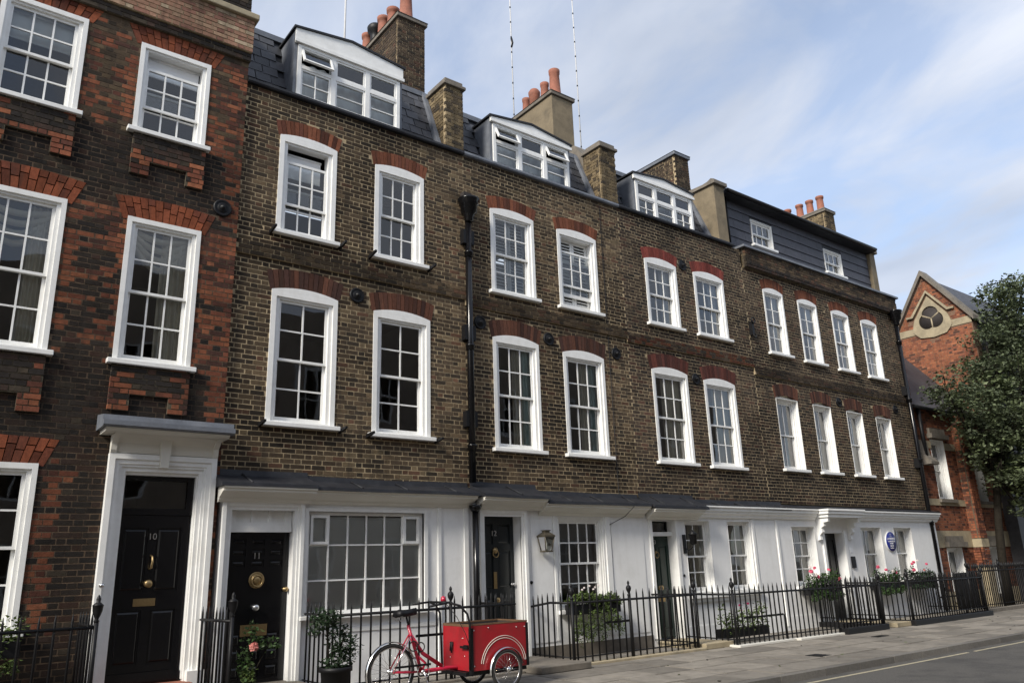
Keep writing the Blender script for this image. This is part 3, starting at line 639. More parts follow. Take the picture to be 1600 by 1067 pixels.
def mansard(h, x0, x1, z0, z1, y0, y1, skip):
    L = math.hypot(y1-y0, z1-z0); ang = math.atan2(y1-y0, z1-z0)
    bk = MB().add([(x0, y0+0.03, z0), (x1, y0+0.03, z0), (x1, y1+0.03, z1), (x0, y1+0.03, z1), (x0, 4.2, z0), (x1, 4.2, z0), (x1, 4.2, z1+0.15), (x0, 4.2, z1+0.15)], [(0,1,2,3),(3,2,6,7),(0,3,7,4),(1,5,6,2),(4,7,6,5),(0,4,5,1)])
    rf = bk.build('roof', 'dark_lead', h); rows = int(L/0.205); e = L/rows
    for r_ in range(rows):
        x = x0-(0.14 if r_ % 2 else 0)
        while x < x1:
            a, b = max(x, x0), min(x+0.28, x1)
            if b-a > 0.06 and not (skip[0]-0.02 < (a+b)/2 < skip[1]+0.02):
                t = r_*e; py = y0+math.sin(ang)*t-0.030*math.cos(ang)*0.6; pz = z0+math.cos(ang)*t-0.01
                shared('slate', rng.choice(SLATES), rf, (a+0.004, py-0.004+rng.uniform(-0.004, 0.002), pz), (b-a-0.010, 0.016, e*1.16), (-ang-0.05+rng.uniform(-0.02, 0.02), rng.gauss(0, 0.02), rng.uniform(-0.015, 0.015)), np.array((0.050, 0.051, 0.057))*rng.uniform(0.5, 1.7))
            x += 0.28
    MB().prism([(y1-0.05, z1-0.06), (y1-0.05, z1+0.05), (y1+0.15, z1+0.09), (y1+0.15, z1-0.06)], 'x', x0, x1).build('ridge_flashing', 'lead', rf)
    return rf
def dormer(h, x0, x1, z0, z1, apex, head, opens=(), bars='nnn', yf=0.14, yb=1.6):
    """flat-cheeked dormer with three lights, each a small light over a larger one"""
    ck = MB(); xc = (x0+x1)/2
    ck.box(x0-0.06, x0-0.002, yf+0.01, yb, z0-0.1, z1); dm = ck.build('dormer', 'lead', h)
    MB().box(x1+0.002, x1+0.06, yf+0.01, yb, z0-0.1, z1).build('cheek', 'lead', dm)
    MB().prism([(x0-0.10, z1+0.021), (xc, z1+apex+0.018), (x1+0.10, z1+0.021), (x1+0.10, z1+0.06), (xc, z1+apex+0.06), (x0-0.10, z1+0.06)], 'y', yf-0.06, yb).build('dormer_roof', 'dark_lead', dm)
    MB().prism([(x0-0.06, z1-head+0.02), (x1+0.06, z1-head+0.02), (x1+0.06, z1+0.02), (xc, z1+apex+0.016), (x0-0.06, z1+0.02)], 'y', yf-0.035, yf+0.03).build('pediment', 'white_paint', dm)
    MB().box(x0-0.075, x1+0.075, yf-0.065, yf-0.036, z1-head+0.015, z1-head+0.075).build('head_moulding', 'white_paint', dm)
    fr = MB(); zt = z1-head; w = (x1-x0); P = 0.07; zb = z0; split = zb+(zt-zb)*0.60
    fr.box(x0, x0+P, yf-0.02, yf+0.09, zb, zt); fr.box(x1-P, x1, yf-0.02, yf+0.09, zb, zt); fr.box(x0+P, x1-P, yf-0.02, yf+0.09, zt-0.045, zt+0.018); fr.box(x0+P, x1-P, yf-0.03, yf+0.09, zb, zb+0.06)
    m1, m2 = x0+w/3, x0+2*w/3
    for m_ in (m1, m2): fr.box(m_-0.045, m_+0.045, yf-0.018, yf+0.088, zb+0.06, zt-0.045)
    L = [(x0+P, m1-0.045), (m1+0.045, m2-0.045), (m2+0.045, x1-P)]
    for a, b in L: fr.box(a, b, yf-0.016, yf+0.086, split-0.035, split+0.035)
    fr.build('dormer_frame', 'white_paint', dm)
    for i, (a, b) in enumerate(L):
        # lower light
        zz = [zb+0.06, split-0.035]; s_ = 0.035; g = MB()
        g.box(a, a+s_, yf, yf+0.05, *zz); g.box(b-s_, b, yf, yf+0.05, *zz); g.box(a+s_, b-s_, yf, yf+0.05, zz[0], zz[0]+s_); g.box(a+s_, b-s_, yf, yf+0.05, zz[1]-s_, zz[1])
        zq = zz[0]+0.26; g.box(a+s_, b-s_, yf+0.005, yf+0.045, zq-0.009, zq+0.009)
        if bars[i] == 'v': g.box((a+b)/2-0.009, (a+b)/2+0.009, yf+0.006, yf+0.044, zz[0]+s_, zz[1]-s_)
        g.build('casement', 'white_paint', dm)
        shared('pane', PANE, dm, (a+s_, yf+0.025, zz[0]+s_), (b-a-2*s_, 1, zz[1]-zz[0]-2*s_), (rng.gauss(0, 0.01), 0, rng.gauss(0, 0.01)))
        # top light, perhaps propped open
        z0_, z1_ = split+0.035, zt-0.045; hh = z1_-z0_; g = MB(); W_ = b-a
        g.box(0, s_, 0, 0.04, -hh, 0).box(W_-s_, W_, 0, 0.04, -hh, 0).box(s_, W_-s_, 0, 0.04, -hh, -hh+s_).box(s_, W_-s_, 0, 0.04, -s_, 0)
        o = g.build('top_light', 'white_paint', dm); ang = -R(24) if i in opens else 0.0
        o.location = (a, yf-0.004, z1_); o.rotation_euler = (ang, 0, 0)
        pn = shared('pane', PANE, dm, (0, 0, 0), (1, 1, 1)); pn.matrix_basis = Matrix.Translation((a, yf-0.004, z1_)) @ Matrix.Rotation(ang, 4, 'X') @ Matrix.Translation((s_, 0.02, -hh+s_)) @ Matrix.Diagonal((W_-2*s_, 1, hh-2*s_, 1))
    MB().box(x0-0.06, x1+0.06, yf+0.9, yf+1.0, z0, z1).build('back_wall', 'room', dm)
    return dm
POT = [(0.135, 0), (0.145, 0.05), (0.125, 0.07), (0.115, 0.42), (0.11, 0.50), (0.135, 0.52), (0.14, 0.60), (0.12, 0.61), (0.10, 0.60), (0.10, 0.3)]
POT_TALL = [(0.165, 0), (0.165, 0.06), (0.145, 0.08), (0.12, 0.65), (0.135, 0.68), (0.14, 0.78), (0.115, 0.79), (0.10, 0.77), (0.10, 0.4)]
def chimney(h, x0, x1, y0, y1, z0, z1, pal, pots, seed, material='mortar', capm='grey_stone'):
    """brick (or rendered) stack with oversailing cap; sub-parts brickwork, cap, chimney_pot"""
    if pal:
        ck = MB().box(x0+0.009, x1-0.009, y0+0.009, y1-0.009, z0, z1).build('chimney', material, h)
        B = Bricks(seed, None); B.front(x0, x1, z0, z1, y0, pal=pal); B.side(y0+0.08, y1, z0, z1, x0, -1, pal); B.side(y0+0.08, y1, z0, z1, x1, 1, pal); B.stuff(B.b, ck)
    else: ck = MB().box(x0, x1, y0, y1, z0, z1).build('chimney', 'render', h, bevel=0.015)
    cp = MB(); cp.box(x0-0.05, x1+0.05, y0-0.05, y1+0.05, z1, z1+0.09)
    frustum(cp, (x0-0.07, x1+0.07, y0-0.07, y1+0.07), (x0+0.10, x1-0.10, y0+0.08, y1-0.08), z1+0.091, z1+0.21); cp.build('cap', capm, ck, bevel=0.012)
    for i, (px, py, s_, prof, mt) in enumerate(pots):
        MB().lathe([(r_*s_, z1+0.12+q*s_) for r_, q in prof], (px, py, 0), 18).build('chimney_pot', mt, ck)
    return ck
def firewall(h, x0, x1, y0, y1, z0, z1, pal, seed, back=None, curve=False):
    """upstand wall between roofs with a stone coping"""
    if pal:
        ck = MB().box(x0+0.009, x1-0.009, y0+0.009, y1, z0, z1).build('party_wall', 'mortar', h)
        B = Bricks(seed, None); B.front(x0, x1, z0, z1, y0, pal=pal); B.side(y0+0.08, y1, z0, z1, x0, -1, pal); B.side(y0+0.08, y1, z0, z1, x1, 1, pal); B.stuff(B.b, ck)
    else: ck = MB().box(x0, x1, y0, y1, z0, z1).build('party_wall', 'render', h, bevel=0.01)
    if curve:
        pr = [(y0-0.08, z1+0.0), (y0-0.08, z1+0.10), (y0+0.02, z1+0.15), (y0+0.14, z1+0.10), (y0+0.3, z1+0.08), (y1+0.1, z1+0.11), (y1+0.1, z1+0.0)]
        MB().prism(pr[::-1], 'x', x0-0.06, x1+0.06).build('coping', 'grey_stone', ck)
    else:
        MB().box(x0-0.05, x1+0.05, y0-0.05, y1+0.02, z1, z1+0.07).box(x0-0.0, x1+0.0, y0+0.0, y1-0.1, z1+0.072, z1+0.17).build('coping', 'grey_stone', ck, bevel=0.012)
    return ck

# ---- house 11
W11 = [(4.14, 5.16, 6.90, 8.70, 0.07), (5.90, 6.91, 6.86, 8.68, 0.07), (4.14, 5.26, 3.78, 5.97, 0.08), (5.92, 7.04, 3.74, 5.92, 0.08)]
H11, _ = stock_house('brick_house', 'brown brick house with white ground floor and black door numbered 11', 3.525, 7.80, W11, 5, 'stock', band=6.38)
for i, w in enumerate(W11):
    up_ = i < 2
    sash_window(H11, w[0], w[1], w[2], w[3], 3 if up_ else 2, 2, 2, rise=w[4], fw_=0.145, brackets=True, drop=0.28 if i == 0 else 0)
interior(H11, 3.53, 7.79, (0.1, 3.25, 6.45)); gutter(H11, 3.53, 7.80, 9.38, 'dark_lead')
mansard(H11, 3.53, 7.46, 9.42, 11.12, 0.30, 0.92, (4.35, 6.56))
dormer(H11, 4.42, 6.46, 9.52, 10.88, 0.14, 0.28, opens=(0,), bars='vnn')
for (a, b) in ((4.45, 6.45),):
    curtain(a, b, 9.55, 10.40, 0.36, 'blind_white', 'white net curtain across the attic dormer with one propped top light', None, 10, 0.02, name='net_curtain')
chimney(H11, 7.42, 8.12, 1.95, 4.1, 9.3, 13.75, 'stock_dark', [(7.76, 2.2, 1.12, POT_TALL, 'terracotta'), (7.70, 2.72, 1.15, POT, 'terracotta'), (7.66, 3.12, 1.15, POT, 'terracotta'), (7.64, 3.50, 1.15, [(0.12, 0), (0.11, 0.3), (0.11, 0.4), (0.17, 0.45), (0.18, 0.55), (0.15, 0.6), (0.05, 0.62)], 'black_iron'), (7.62, 3.88, 1.1, POT, 'terracotta')], 21)
firewall(H11, 7.50, 7.93, 0.14, 0.92, 9.3, 10.98, 'yellow', 22)
MB().prism([(0.93, 9.3), (2.2, 9.3), (2.2, 11.55), (1.25, 11.45), (0.93, 11.0)], 'x', 7.56, 7.88).build('party_wall_back', 'grey_stone', H11)
MB().box(7.46, 7.49, 0.12, 0.95, 9.42, 9.5).prism([(0.18, 9.46), (0.30, 9.46), (0.98, 11.15), (0.86, 11.15)], 'x', 7.40, 7.49).build('flashing', 'lead', H11)
# ---- house 12
W12 = [(8.43, 9.53, 6.70, 8.50, 0.08), (10.16, 11.28, 6.70, 8.48, 0.08), (8.42, 9.53, 3.66, 5.85, 0.09), (10.16, 11.29, 3.66, 5.80, 0.09)]
H12, _ = stock_house('brick_house', 'brown brick house with white ground floor, wall lantern and dark door numbered 12', 7.80, 12.03, W12, 6, 'stock', band=6.27, dim=1.14)
for i, w in enumerate(W12): sash_window(H12, w[0], w[1], w[2], w[3], 3, 2, 2, rise=w[4], fw_=0.13, drop=0.3 if i == 1 else 0, lift=0.24 if i == 1 else 0)
interior(H12, 7.81, 12.02, (0.1, 3.25, 6.4)); gutter(H12, 7.80, 12.03, 9.38)
mansard(H12, 7.95, 11.63, 9.42, 10.95, 0.30, 0.86, (8.60, 10.84))
dormer(H12, 8.66, 10.74, 9.50, 10.60, 0.15, 0.11, opens=(0, 2), bars='nnn')
curtain(8.75, 10.7, 9.53, 10.2, 0.36, 'blind_white', 'white net curtain across the attic dormer with two propped top lights', None, 9, 0.02, name='net_curtain')
chimney(H12, 11.45, 12.15, 1.38, 3.0, 9.3, 12.92, None, [(11.8, 1.62, 1.05, POT_TALL, 'terracotta'), (11.8, 2.02, 0.85, POT_TALL, 'terracotta'), (11.8, 2.45, 0.95, [(0.15, 0), (0.14, 0.5), (0.16, 0.55), (0.17, 0.66), (0.12, 0.74), (0.02, 0.78)], 'terracotta'), (11.8, 2.80, 0.8, POT_TALL, 'terracotta')], 23)
firewall(H12, 11.66, 12.14, 0.03, 0.62, 9.3, 10.86, 'yellow', 24)
MB().prism([(0.63, 9.3), (1.5, 9.3), (1.5, 11.4), (0.95, 11.35), (0.63, 10.9)], 'x', 11.72, 12.08).build('party_wall_back', 'grey_stone', H12)
MB().prism([(0.18, 9.46), (0.30, 9.46), (0.92, 10.98), (0.80, 10.98)], 'x', 11.57, 11.655).build('flashing', 'lead', H12)
# ---- house 13
W13 = [(12.80, 13.88, 6.78, 8.42, 0.09), (14.50, 15.64, 6.78, 8.43, 0.09), (12.74, 13.92, 3.66, 5.78, 0.09), (14.49, 15.64, 3.65, 5.73, 0.09)]
REDP = [(0.19, 0.046, 0.036), (0.20, 0.050, 0.038), (0.175, 0.043, 0.035)]
REDD = [(0.10, 0.036, 0.029), (0.12, 0.041, 0.031), (0.075, 0.030, 0.025)]
H13, _ = stock_house('brick_house', 'dark brick house with white ground floor, green door and bracket lamp', 12.03, 16.50, W13, 7, 'stock_dark', band=6.20, arch_cols=(REDP, REDD), dim=1.06, near=False, band_pal='red')
for i, w in enumerate(W13): sash_window(H13, w[0], w[1], w[2], w[3], 3, 2, 2, rise=w[4], fw_=0.13)
interior(H13, 12.04, 16.49, (0.1, 3.25, 6.4)); gutter(H13, 12.03, 16.2, 9.38, 'dark_lead')
mansard(H13, 12.15, 15.78, 9.42, 10.95, 0.30, 0.86, (12.85, 15.03))
dormer(H13, 12.86, 14.90, 9.42, 10.54, 0.12, 0.13, bars='vnv')
curtain(13.0, 14.9, 9.45, 10.1, 0.40, 'curtain_grey', 'pale curtain behind the attic dormer next to the rendered party wall', None, 10, 0.03, name='net_curtain')
chimney(H13, 15.68, 16.25, 1.15, 2.6, 9.3, 12.45, 'stock_dark', [], 25, capm='lead')
for i, py in enumerate((2.75, 3.05, 3.3)):
    MB().lathe([(r_*0.8, 11.9+q*0.6) for r_, q in POT], (15.2-0.25*i, py, 0), 14).build('chimney_pot', 'stone', H13)
firewall(H13, 15.80, 16.22, 0.06, 0.95, 9.3, 11.12, None, 26, curve=True)
MB().prism([(0.18, 9.46), (0.30, 9.46), (0.92, 10.98), (0.80, 10.98)], 'x', 15.70, 15.795).build('flashing', 'lead', H13)
# ---- house 14 (end house)
W14 = [(17.30, 18.18, 6.72, 8.53, 0.09), (18.86, 19.78, 6.70, 8.51, 0.09), (20.52, 21.42, 6.68, 8.48, 0.09), (22.10, 23.0, 6.66, 8.46, 0.09),
       (17.28, 18.22, 3.72, 5.60, 0.08), (18.92, 19.76, 3.72, 5.58, 0.08), (20.54, 21.36, 3.72, 5.55, 0.08), (22.09, 22.92, 3.72, 5.52, 0.08)]
H14, B14 = stock_house('brick_house', 'dark brick end house with slate-hung attic, bracketed door hood and blue wall plaque', 16.50, 24.30, W14, 8, 'stock_dark', top=8.90, band=6.02, dim=0.98, near=False)
for i, w in enumerate(W14):
    if i < 4: sash_window(H14, w[0], w[1], w[2], w[3], 2, 2, 2, rise=w[4], fw_=0.10)
    else: sash_window(H14, w[0], w[1], w[2], w[3], 2, 1, 1, rise=w[4], fw_=0.09, recess=0.10)
interior(H14, 16.51, 24.29, (0.1, 3.25, 6.4), top=9.3)
pw = MB().box(16.60, 24.34, -0.085, 0.25, 8.905, 9.44).box(16.60, 16.9, 0.25, 0.6, 8.905, 9.44).build('parapet', 'mortar_dark', H14)
Bp = Bricks(30, None); Bp.front(16.59, 24.35, 8.905, 9.06, -0.12, pal='sooty', depth=0.08); Bp.front(16.59, 24.35, 9.06, 9.44, -0.095, pal='stock'); Bp.side(-0.02, 0.6, 8.905, 9.44, 16.59, -1, 'yellow'); Bp.stuff(Bp.b, pw)
MB().box(16.50, 24.42, -0.16, 0.42, 9.442, 9.50).box(16.50, 17.0, 0.42, 0.66, 9.442, 9.50).build('parapet_capping', 'lead', pw)
MB().box(16.5, 24.3, 0.3, 8, 8.9, 9.0).build('gutter_floor', 'dark_lead', H14)
AW = [(17.75, 18.72, 9.98, 10.74), (21.35, 22.32, 9.92, 10.68)]
at = MB().wall(16.5, 23.95, 9.0, 11.12, 0.42, 0.55, AW).build('attic_wall', 'dark_lead', H14)
for r_ in range(6):
    za = 9.45+r_*0.275; zb = min(za+0.268, 11.10); x = 16.52-(0.45 if r_ % 2 else 0)
    while x < 23.93:
        segs = [(max(x, 16.52), min(x+0.895, 23.93))]
        for w in AW:
            if w[2]-0.1 < (za+zb)/2 < w[3]+0.12:
                ns = []
                for a, b in segs:
                    if b < w[0] or a > w[1]: ns.append((a, b))
                    else:
                        if w[0]-a > 0.04: ns.append((a, w[0]-0.04))
                        if b-w[1] > 0.04: ns.append((w[1]+0.04, b))
                segs = ns
        for a, b in segs:
            if b-a > 0.08:
                MB().add([(a, 0.385, za), (b, 0.385, za), (b, 0.408, zb), (a, 0.408, zb), (a, 0.419, za), (b, 0.419, za), (b, 0.419, zb), (a, 0.419, zb)], [(0,1,2,3),(4,7,6,5),(0,4,5,1),(1,5,6,2),(2,6,7,3),(3,7,4,0)]).build('slate_panel', 'slate_panel', at)
        x += 0.90
for w in AW: sash_window(H14, w[0], w[1], w[2], w[3], 3, 1, 1, y=0.40, fw_=0.05, bar=0.035)
MB().box(16.5, 23.95, 0.55, 8, 9.0, 11.1).build('attic_block', 'dark_lead', H14)
MB().prism([(0.10, 11.06), (0.10, 11.18), (2.2, 12.0), (8, 12.0), (8, 11.06)][::-1], 'x', 16.4, 24.0).build('roof', 'dark_lead', H14)
MB().tube([(16.62, 0.33, 11.1), (16.62, 0.33, 9.5)], 0.035, 8).build('downpipe', 'black_iron', H14)
MB().tube([(16.4, 0.08, 11.13), (24.0, 0.08, 11.13)], 0.055, 8).build('eaves_gutter', 'black_iron', H14)
firewall(H14, 23.97, 24.28, 0.30, 1.2, 9.0, 11.10, None, 31, curve=True)
chimney(H14, 23.72, 24.28, 1.45, 3.35, 9.0, 12.98, 'yellow', [(24.0, 1.72, 1.0, POT, 'terracotta'), (24.0, 2.12, 1.0, POT, 'terracotta'), (24.0, 2.52, 1.0, POT, 'terracotta'), (24.0, 3.0, 1.0, POT, 'terracotta')], 32)
MB().box(24.17, 24.30, 0.31, 8, 0, 9.0).build('end_wall', 'grey_stone', H14)
for h, L in ((H11, [(5.60, 6.05)]), (H12, [(8.13, 5.99), (9.80, 5.92), (11.67, 5.88)]), (H13, [(14.13, 8.43), (14.22, 5.63)]), (H14, [(20.22, 5.69), (23.3, 5.78)])):
    for (a, b) in L: anchor(h, a, b)
MB().box(16.52, 16.60, -0.10, 0.01, 7.05, 7.40).torus((16.56, -0.12, 7.42), 0.07, 0.018, 'y', 14, 6).torus((16.56, -0.12, 7.02), 0.05, 0.015, 'y', 14, 6).build('wall_bracket', 'black_iron', H14)

# ---- rainwater pipes
def downpipe(h, x, y, zb, zt, hopper_z, boxes):
    p = MB().tube([(x, y, zb), (x, y, zt)], 0.062, 12).build('downpipe', 'black_gloss', h)
    z = zb+0.6
    while z < zt-0.2: MB().lathe([(0.062, z-0.05), (0.08, z-0.045), (0.08, z+0.03), (0.088, z+0.035), (0.088, z+0.06), (0.062, z+0.065)], (x, y, 0), 12).build('collar', 'black_gloss', p); z += 1.83
    if hopper_z: MB().lathe([(0.07, hopper_z-0.46), (0.085, hopper_z-0.44), (0.085, hopper_z-0.36), (0.11, hopper_z-0.33), (0.11, hopper_z-0.30), (0.15, hopper_z-0.27), (0.165, hopper_z-0.12), (0.19, hopper_z-0.10), (0.19, hopper_z-0.05), (0.215, hopper_z-0.02), (0.215, hopper_z+0.01), (0.19, hopper_z+0.02), (0.17, hopper_z-0.02)], (x, y-0.03, 0), 20).build('hopper', 'black_gloss', p)
    for z in boxes: MB().box(x-0.12, x+0.12, y-0.02, 0.0, z-0.14, z+0.14).build('fixing_plate', 'black_iron', p)
    return p
downpipe(H12, 7.84, -0.10, 3.0, 8.0, 8.38, (4.12, 5.72, 7.62))
MB().box(7.74, 7.92, -0.12, 0.03, 8.36, 8.55).build('outlet', 'dark_inside', H12)
p = MB().tube([(7.80, -0.22, 0.0), (7.80, -0.22, 2.50)], 0.055, 12).lathe([(0.07, 2.50), (0.10, 2.55), (0.12, 2.60), (0.05, 2.61)], (7.80, -0.22, 0), 12); p.build('downpipe', 'black_gloss', H12)
downpipe(H14, 24.02, -0.13, 0.0, 8.75, 8.95, (6.4, 4.2))

# ---- white ground floors
GY = -0.12
def ground_front(h, x0, x1, z1, holes, y=GY, name='ground_floor_wall'):
    return MB().wall(x0, x1, 0.0, z1, y, 0.25, holes).build(name, 'stucco', h)
def pent(h, x0, x1, zw, zf, yf, material='dark_lead'):
    """little lead-covered roof over the shop-front cornice"""
    n = max(2, int((x1-x0)/0.6)); up_, lo = [], []
    vs = []; fs = []
    for i in range(n+1):
        x = x0+(x1-x0)*i/n; a, b = rng.uniform(-0.012, 0.012), rng.uniform(-0.012, 0.012)
        vs += [(x, -0.004, zw+a+0.08), (x, -0.03, zw+a), (x, yf, zf+b), (x, yf-0.01, zf+b-0.05), (x, 0.0, zf-0.05)]
    for i in range(n):
        for k in range(5): fs.append((i*5+k, (i+1)*5+k, (i+1)*5+(k+1) % 5, i*5+(k+1) % 5))
    fs += [(0, 1, 2, 3, 4), tuple(n*5+k for k in (4, 3, 2, 1, 0))]
    pr_ = MB().add(vs, fs).build('pent_roof', material, h); x = x0+rng.uniform(0.3, 0.8)
    while x < x1-0.1:
        MB().tube([(x, -0.02, zw+0.02), (x+0.02, yf+0.01, zf+0.008)], 0.014, 6).build('lead_roll', material, pr_); x += rng.uniform(0.7, 1.0)
    return pr_
# 11
ground_front(H11, 3.56, 7.80, 2.70, [(3.69, 4.63, 0.0, 2.62), (4.84, 6.84, 0.98, 2.46)])
pent(H11, 3.44, 4.85, 2.96, 2.81, -0.44); pent(H11, 4.85, 7.78, 2.91, 2.79, -0.40)
cornice(H11, 3.48, 4.84, GY-0.06, 2.56, CORN); cornice(H11, 4.84, 7.76, GY-0.01, 2.56, CORN)
fr = MB()
for k, (o_, yy, n_) in enumerate(((0, -0.19, 0.05), (0.05, -0.165, 0.04), (0.09, -0.145, 0.05))):
    fr.box(3.56+o_, 3.56+o_+n_, yy, -0.1, 0, 2.60-o_); fr.box(4.76-o_-n_, 4.76-o_, yy, -0.1, 0, 2.60-o_); fr.box(3.56+o_+n_, 4.76-o_-n_, yy, -0.1, 2.60-o_-n_, 2.60-o_)
fr.box(3.705, 4.615, -0.06, 0.10, 2.16, 2.25); s11 = fr.build('door_surround', 'white_paint', H11)
MB().wall(3.70, 4.62, 2.25, 2.62, -0.03, 0.02, [(3.80, 4.02, 2.30, 2.52), (4.07, 4.27, 2.30, 2.52), (4.32, 4.52, 2.30, 2.52)]).box(3.7, 4.62, -0.005, 0.03, 2.25, 2.62).build('transom_panel', 'white_paint', s11)
pr11 = [(a, a+0.22, c, c+d) for c, d in ((0.03, 0.085), (0.135, 0.085), (0.24, 0.085), (0.76, 0.05), (0.835, 0.05), (0.91, 0.05)) for a in (0.09, 0.39, 0.69)]
d11 = panel_door(H11, 3.705, 4.615, 0.14, 2.16, 0.03, 'black_gloss', pr11)
text_mesh('11', 0.12, d11, 'steel', (4.15, 0.026, 1.83))
MB().lathe([(0.11, 0), (0.115, -0.012), (0.10, -0.02), (0.085, -0.012), (0.075, -0.02), (0.06, -0.045), (0.03, -0.06), (0.001, -0.062)], (4.16, 0.03, 1.50), 20, 'y').torus((4.16, -0.02, 1.485), 0.075, 0.012, 'y', 20, 6).build('knocker', 'brass', d11)
knob(d11, 4.16, 0.03, 1.13, 0.045, 'steel'); letterbox(d11, 4.16, 0.03, 0.83, 0.38, 0.15); knob(d11, 4.585, 0.03, 1.36, 0.035)
MB().box(3.6, 4.75, -0.5, 0.1, 0.0, 0.135).build('door_step', 'grey_stone', H11, bevel=0.01)
# broad window: 6 x 3 panes with two opening corner lights
wf = MB(); wx0, wx1, wz0, wz1 = 4.84, 6.84, 0.98, 2.46; P = 0.05; yw = -0.07
wf.box(wx0-0.06, wx0, -0.15, 0.1, wz0, wz1+0.05); wf.box(wx1, wx1+0.06, -0.15, 0.1, wz0, wz1+0.05); wf.box(wx0, wx1, -0.15, 0.1, wz1, wz1+0.05)
wf.box(wx0, wx0+P, yw, yw+0.08, wz0, wz1).box(wx1-P, wx1, yw, yw+0.08, wz0, wz1).box(wx0+P, wx1-P, yw, yw+0.08, wz1-P, wz1).box(wx0+P, wx1-P, yw, yw+0.08, wz0, wz0+P)
wn = wf.build('window', 'white_paint', H11)
gx = [wx0+P+(wx1-wx0-2*P)*i/6 for i in range(7)]; gz = [wz0+P, 1.46, 1.97, wz1-P]; g = MB()
for q in gx[1:-1]: g.box(q-0.012, q+0.012, yw+0.02, yw+0.06, gz[0], gz[-1])
for q in gz[1:-1]:
    for i in range(6): g.box(gx[i]+(0.012 if i else 0), gx[i+1]-(0.012 if i < 5 else 0), yw+0.021, yw+0.059, q-0.012, q+0.012)
g.build('glazing_bars', 'white_paint', wn)
for i in range(6):
    for k in range(3):
        if k == 2 and i in (0, 5):
            a, b, c, d = gx[i]+0.012, gx[i+1]-0.012, gz[2]+0.012, gz[3]; s_ = 0.04
            MB().box(a, a+s_, yw-0.015, yw+0.03, c, d).box(b-s_, b, yw-0.015, yw+0.03, c, d).box(a+s_, b-s_, yw-0.015, yw+0.03, c, c+s_).box(a+s_, b-s_, yw-0.015, yw+0.03, d-s_, d).build('vent_light', 'white_paint', wn)
        shared('pane', PANE, wn, (gx[i], yw+0.04, gz[k]), (gx[i+1]-gx[i], 1, gz[k+1]-gz[k]), (rng.gauss(0, 0.006), 0, rng.gauss(0, 0.008)))
MB().box(wx0-0.1, wx1+0.1, -0.21, -0.05, wz0-0.06, wz0-0.002).build('sill', 'white_paint', wn, bevel=0.008)
for a, b in ((4.88, 5.83), (5.88, 6.80)):
    blind(a, b, 1.04, 2.36, -0.004, 'blind_grey', ['pale grey roller blind lowered behind the broad small-paned window next to door 11', 'pale grey roller blind lowered behind the broad small-paned window, on the drainpipe side'][a > 5])
for a, b, c in ((7.10, 7.16, -0.145), (7.62, 7.70, -0.15)): MB().box(a, b, c, -0.1, 0.0, 2.56).build('pilaster', 'white_paint', H11)
MB().box(4.90, 7.08, -0.135, -0.1, 0.72, 0.78).build('dado_rail', 'white_paint', H11)
# 12
ground_front(H12, 7.80, 12.03, 2.66, [(8.02, 8.84, 0.0, 2.46), (9.70, 10.86, 0.78, 2.44)])
pent(H12, 7.84, 9.30, 2.95, 2.78, -0.46); pent(H12, 9.30, 11.98, 2.84, 2.70, -0.40)
cornice(H12, 7.86, 9.26, GY-0.07, 2.54, CORN); cornice(H12, 9.26, 11.98, GY-0.01, 2.46, CORN)
fr = MB()
for (o_, yy, n_) in ((0, -0.18, 0.06), (0.06, -0.155, 0.05)):
    fr.box(7.92+o_, 7.92+o_+n_, yy, -0.1, 0, 2.54-o_); fr.box(8.95-o_-n_, 8.95-o_, yy, -0.1, 0, 2.54-o_); fr.box(7.92+o_+n_, 8.95-o_-n_, yy, -0.1, 2.54-o_-n_, 2.54-o_)
fr.build('door_surround', 'white_paint', H12)
d12 = panel_door(H12, 8.02, 8.84, 0.12, 2.46, 0.10, 'navy_gloss', [(0.10, 0.44, 0.08, 0.40), (0.56, 0.90, 0.08, 0.40), (0.10, 0.44, 0.47, 0.74), (0.56, 0.90, 0.47, 0.74), (0.10, 0.44, 0.79, 0.94), (0.56, 0.90, 0.79, 0.94)])
text_mesh('12', 0.13, d12, 'steel', (8.40, 0.096, 2.15)); ring_knocker(d12, 8.42, 0.10, 1.86, 0.06, True); MB().box(8.38, 8.45, 0.092, 0.0995, 1.22, 1.50).build('letterbox', 'brass', d12)
knob(d12, 8.42, 0.10, 1.03, 0.05); knob(d12, 8.78, 0.10, 1.28, 0.03, 'steel'); MB().lathe([(0.03, 0), (0.03, -0.012), (0.015, -0.02), (0.001, -0.02)], (9.04, GY, 1.30), 12, 'y').build('bell_push', 'black_iron', H12)
MB().box(7.98, 9.0, -1.62, -0.08, 0.0, 0.10).build('door_step', 'grey_stone', H12, bevel=0.01)
sash_window(H12, 9.70, 10.86, 0.80, 2.44, 4, 2, 2, y=GY, fw_=0.075, recess=0.03, sillw=0.07)
for a, b, c in ((10.90, 11.02, -0.15), (9.585, 9.64, -0.14)): MB().box(a, b, c, -0.1, 0.3, 2.46).build('pilaster', 'white_paint', H12)
for (a, b) in ((9.06, 9.56), (11.06, 11.95)): MB().box(a, b, -0.132, -0.1, 0.28, 2.40).build('wall_panel', 'stucco', H12, bevel=0.006)
MB().box(8.98, 12.03, -0.128, -0.1, 0.0, 0.22).build('plinth', 'grey_stone', H12)
MB().tube([(11.0, -0.13, 2.30), (11.0, -0.13, 0.4)], 0.008, 6).tube([(11.0, -0.14, 2.30), (11.3, -0.30, 2.46), (11.42, -0.45, 2.64), (11.45, -0.02, 2.95), (11.46, -0.015, 9.3)], 0.007, 6).build('cable', 'black_iron', H12)
blind(9.80, 10.76, 1.18, 2.36, 0.10, 'blind_dark', 'dark grey roller blind in the small-paned window beside the wall lantern')
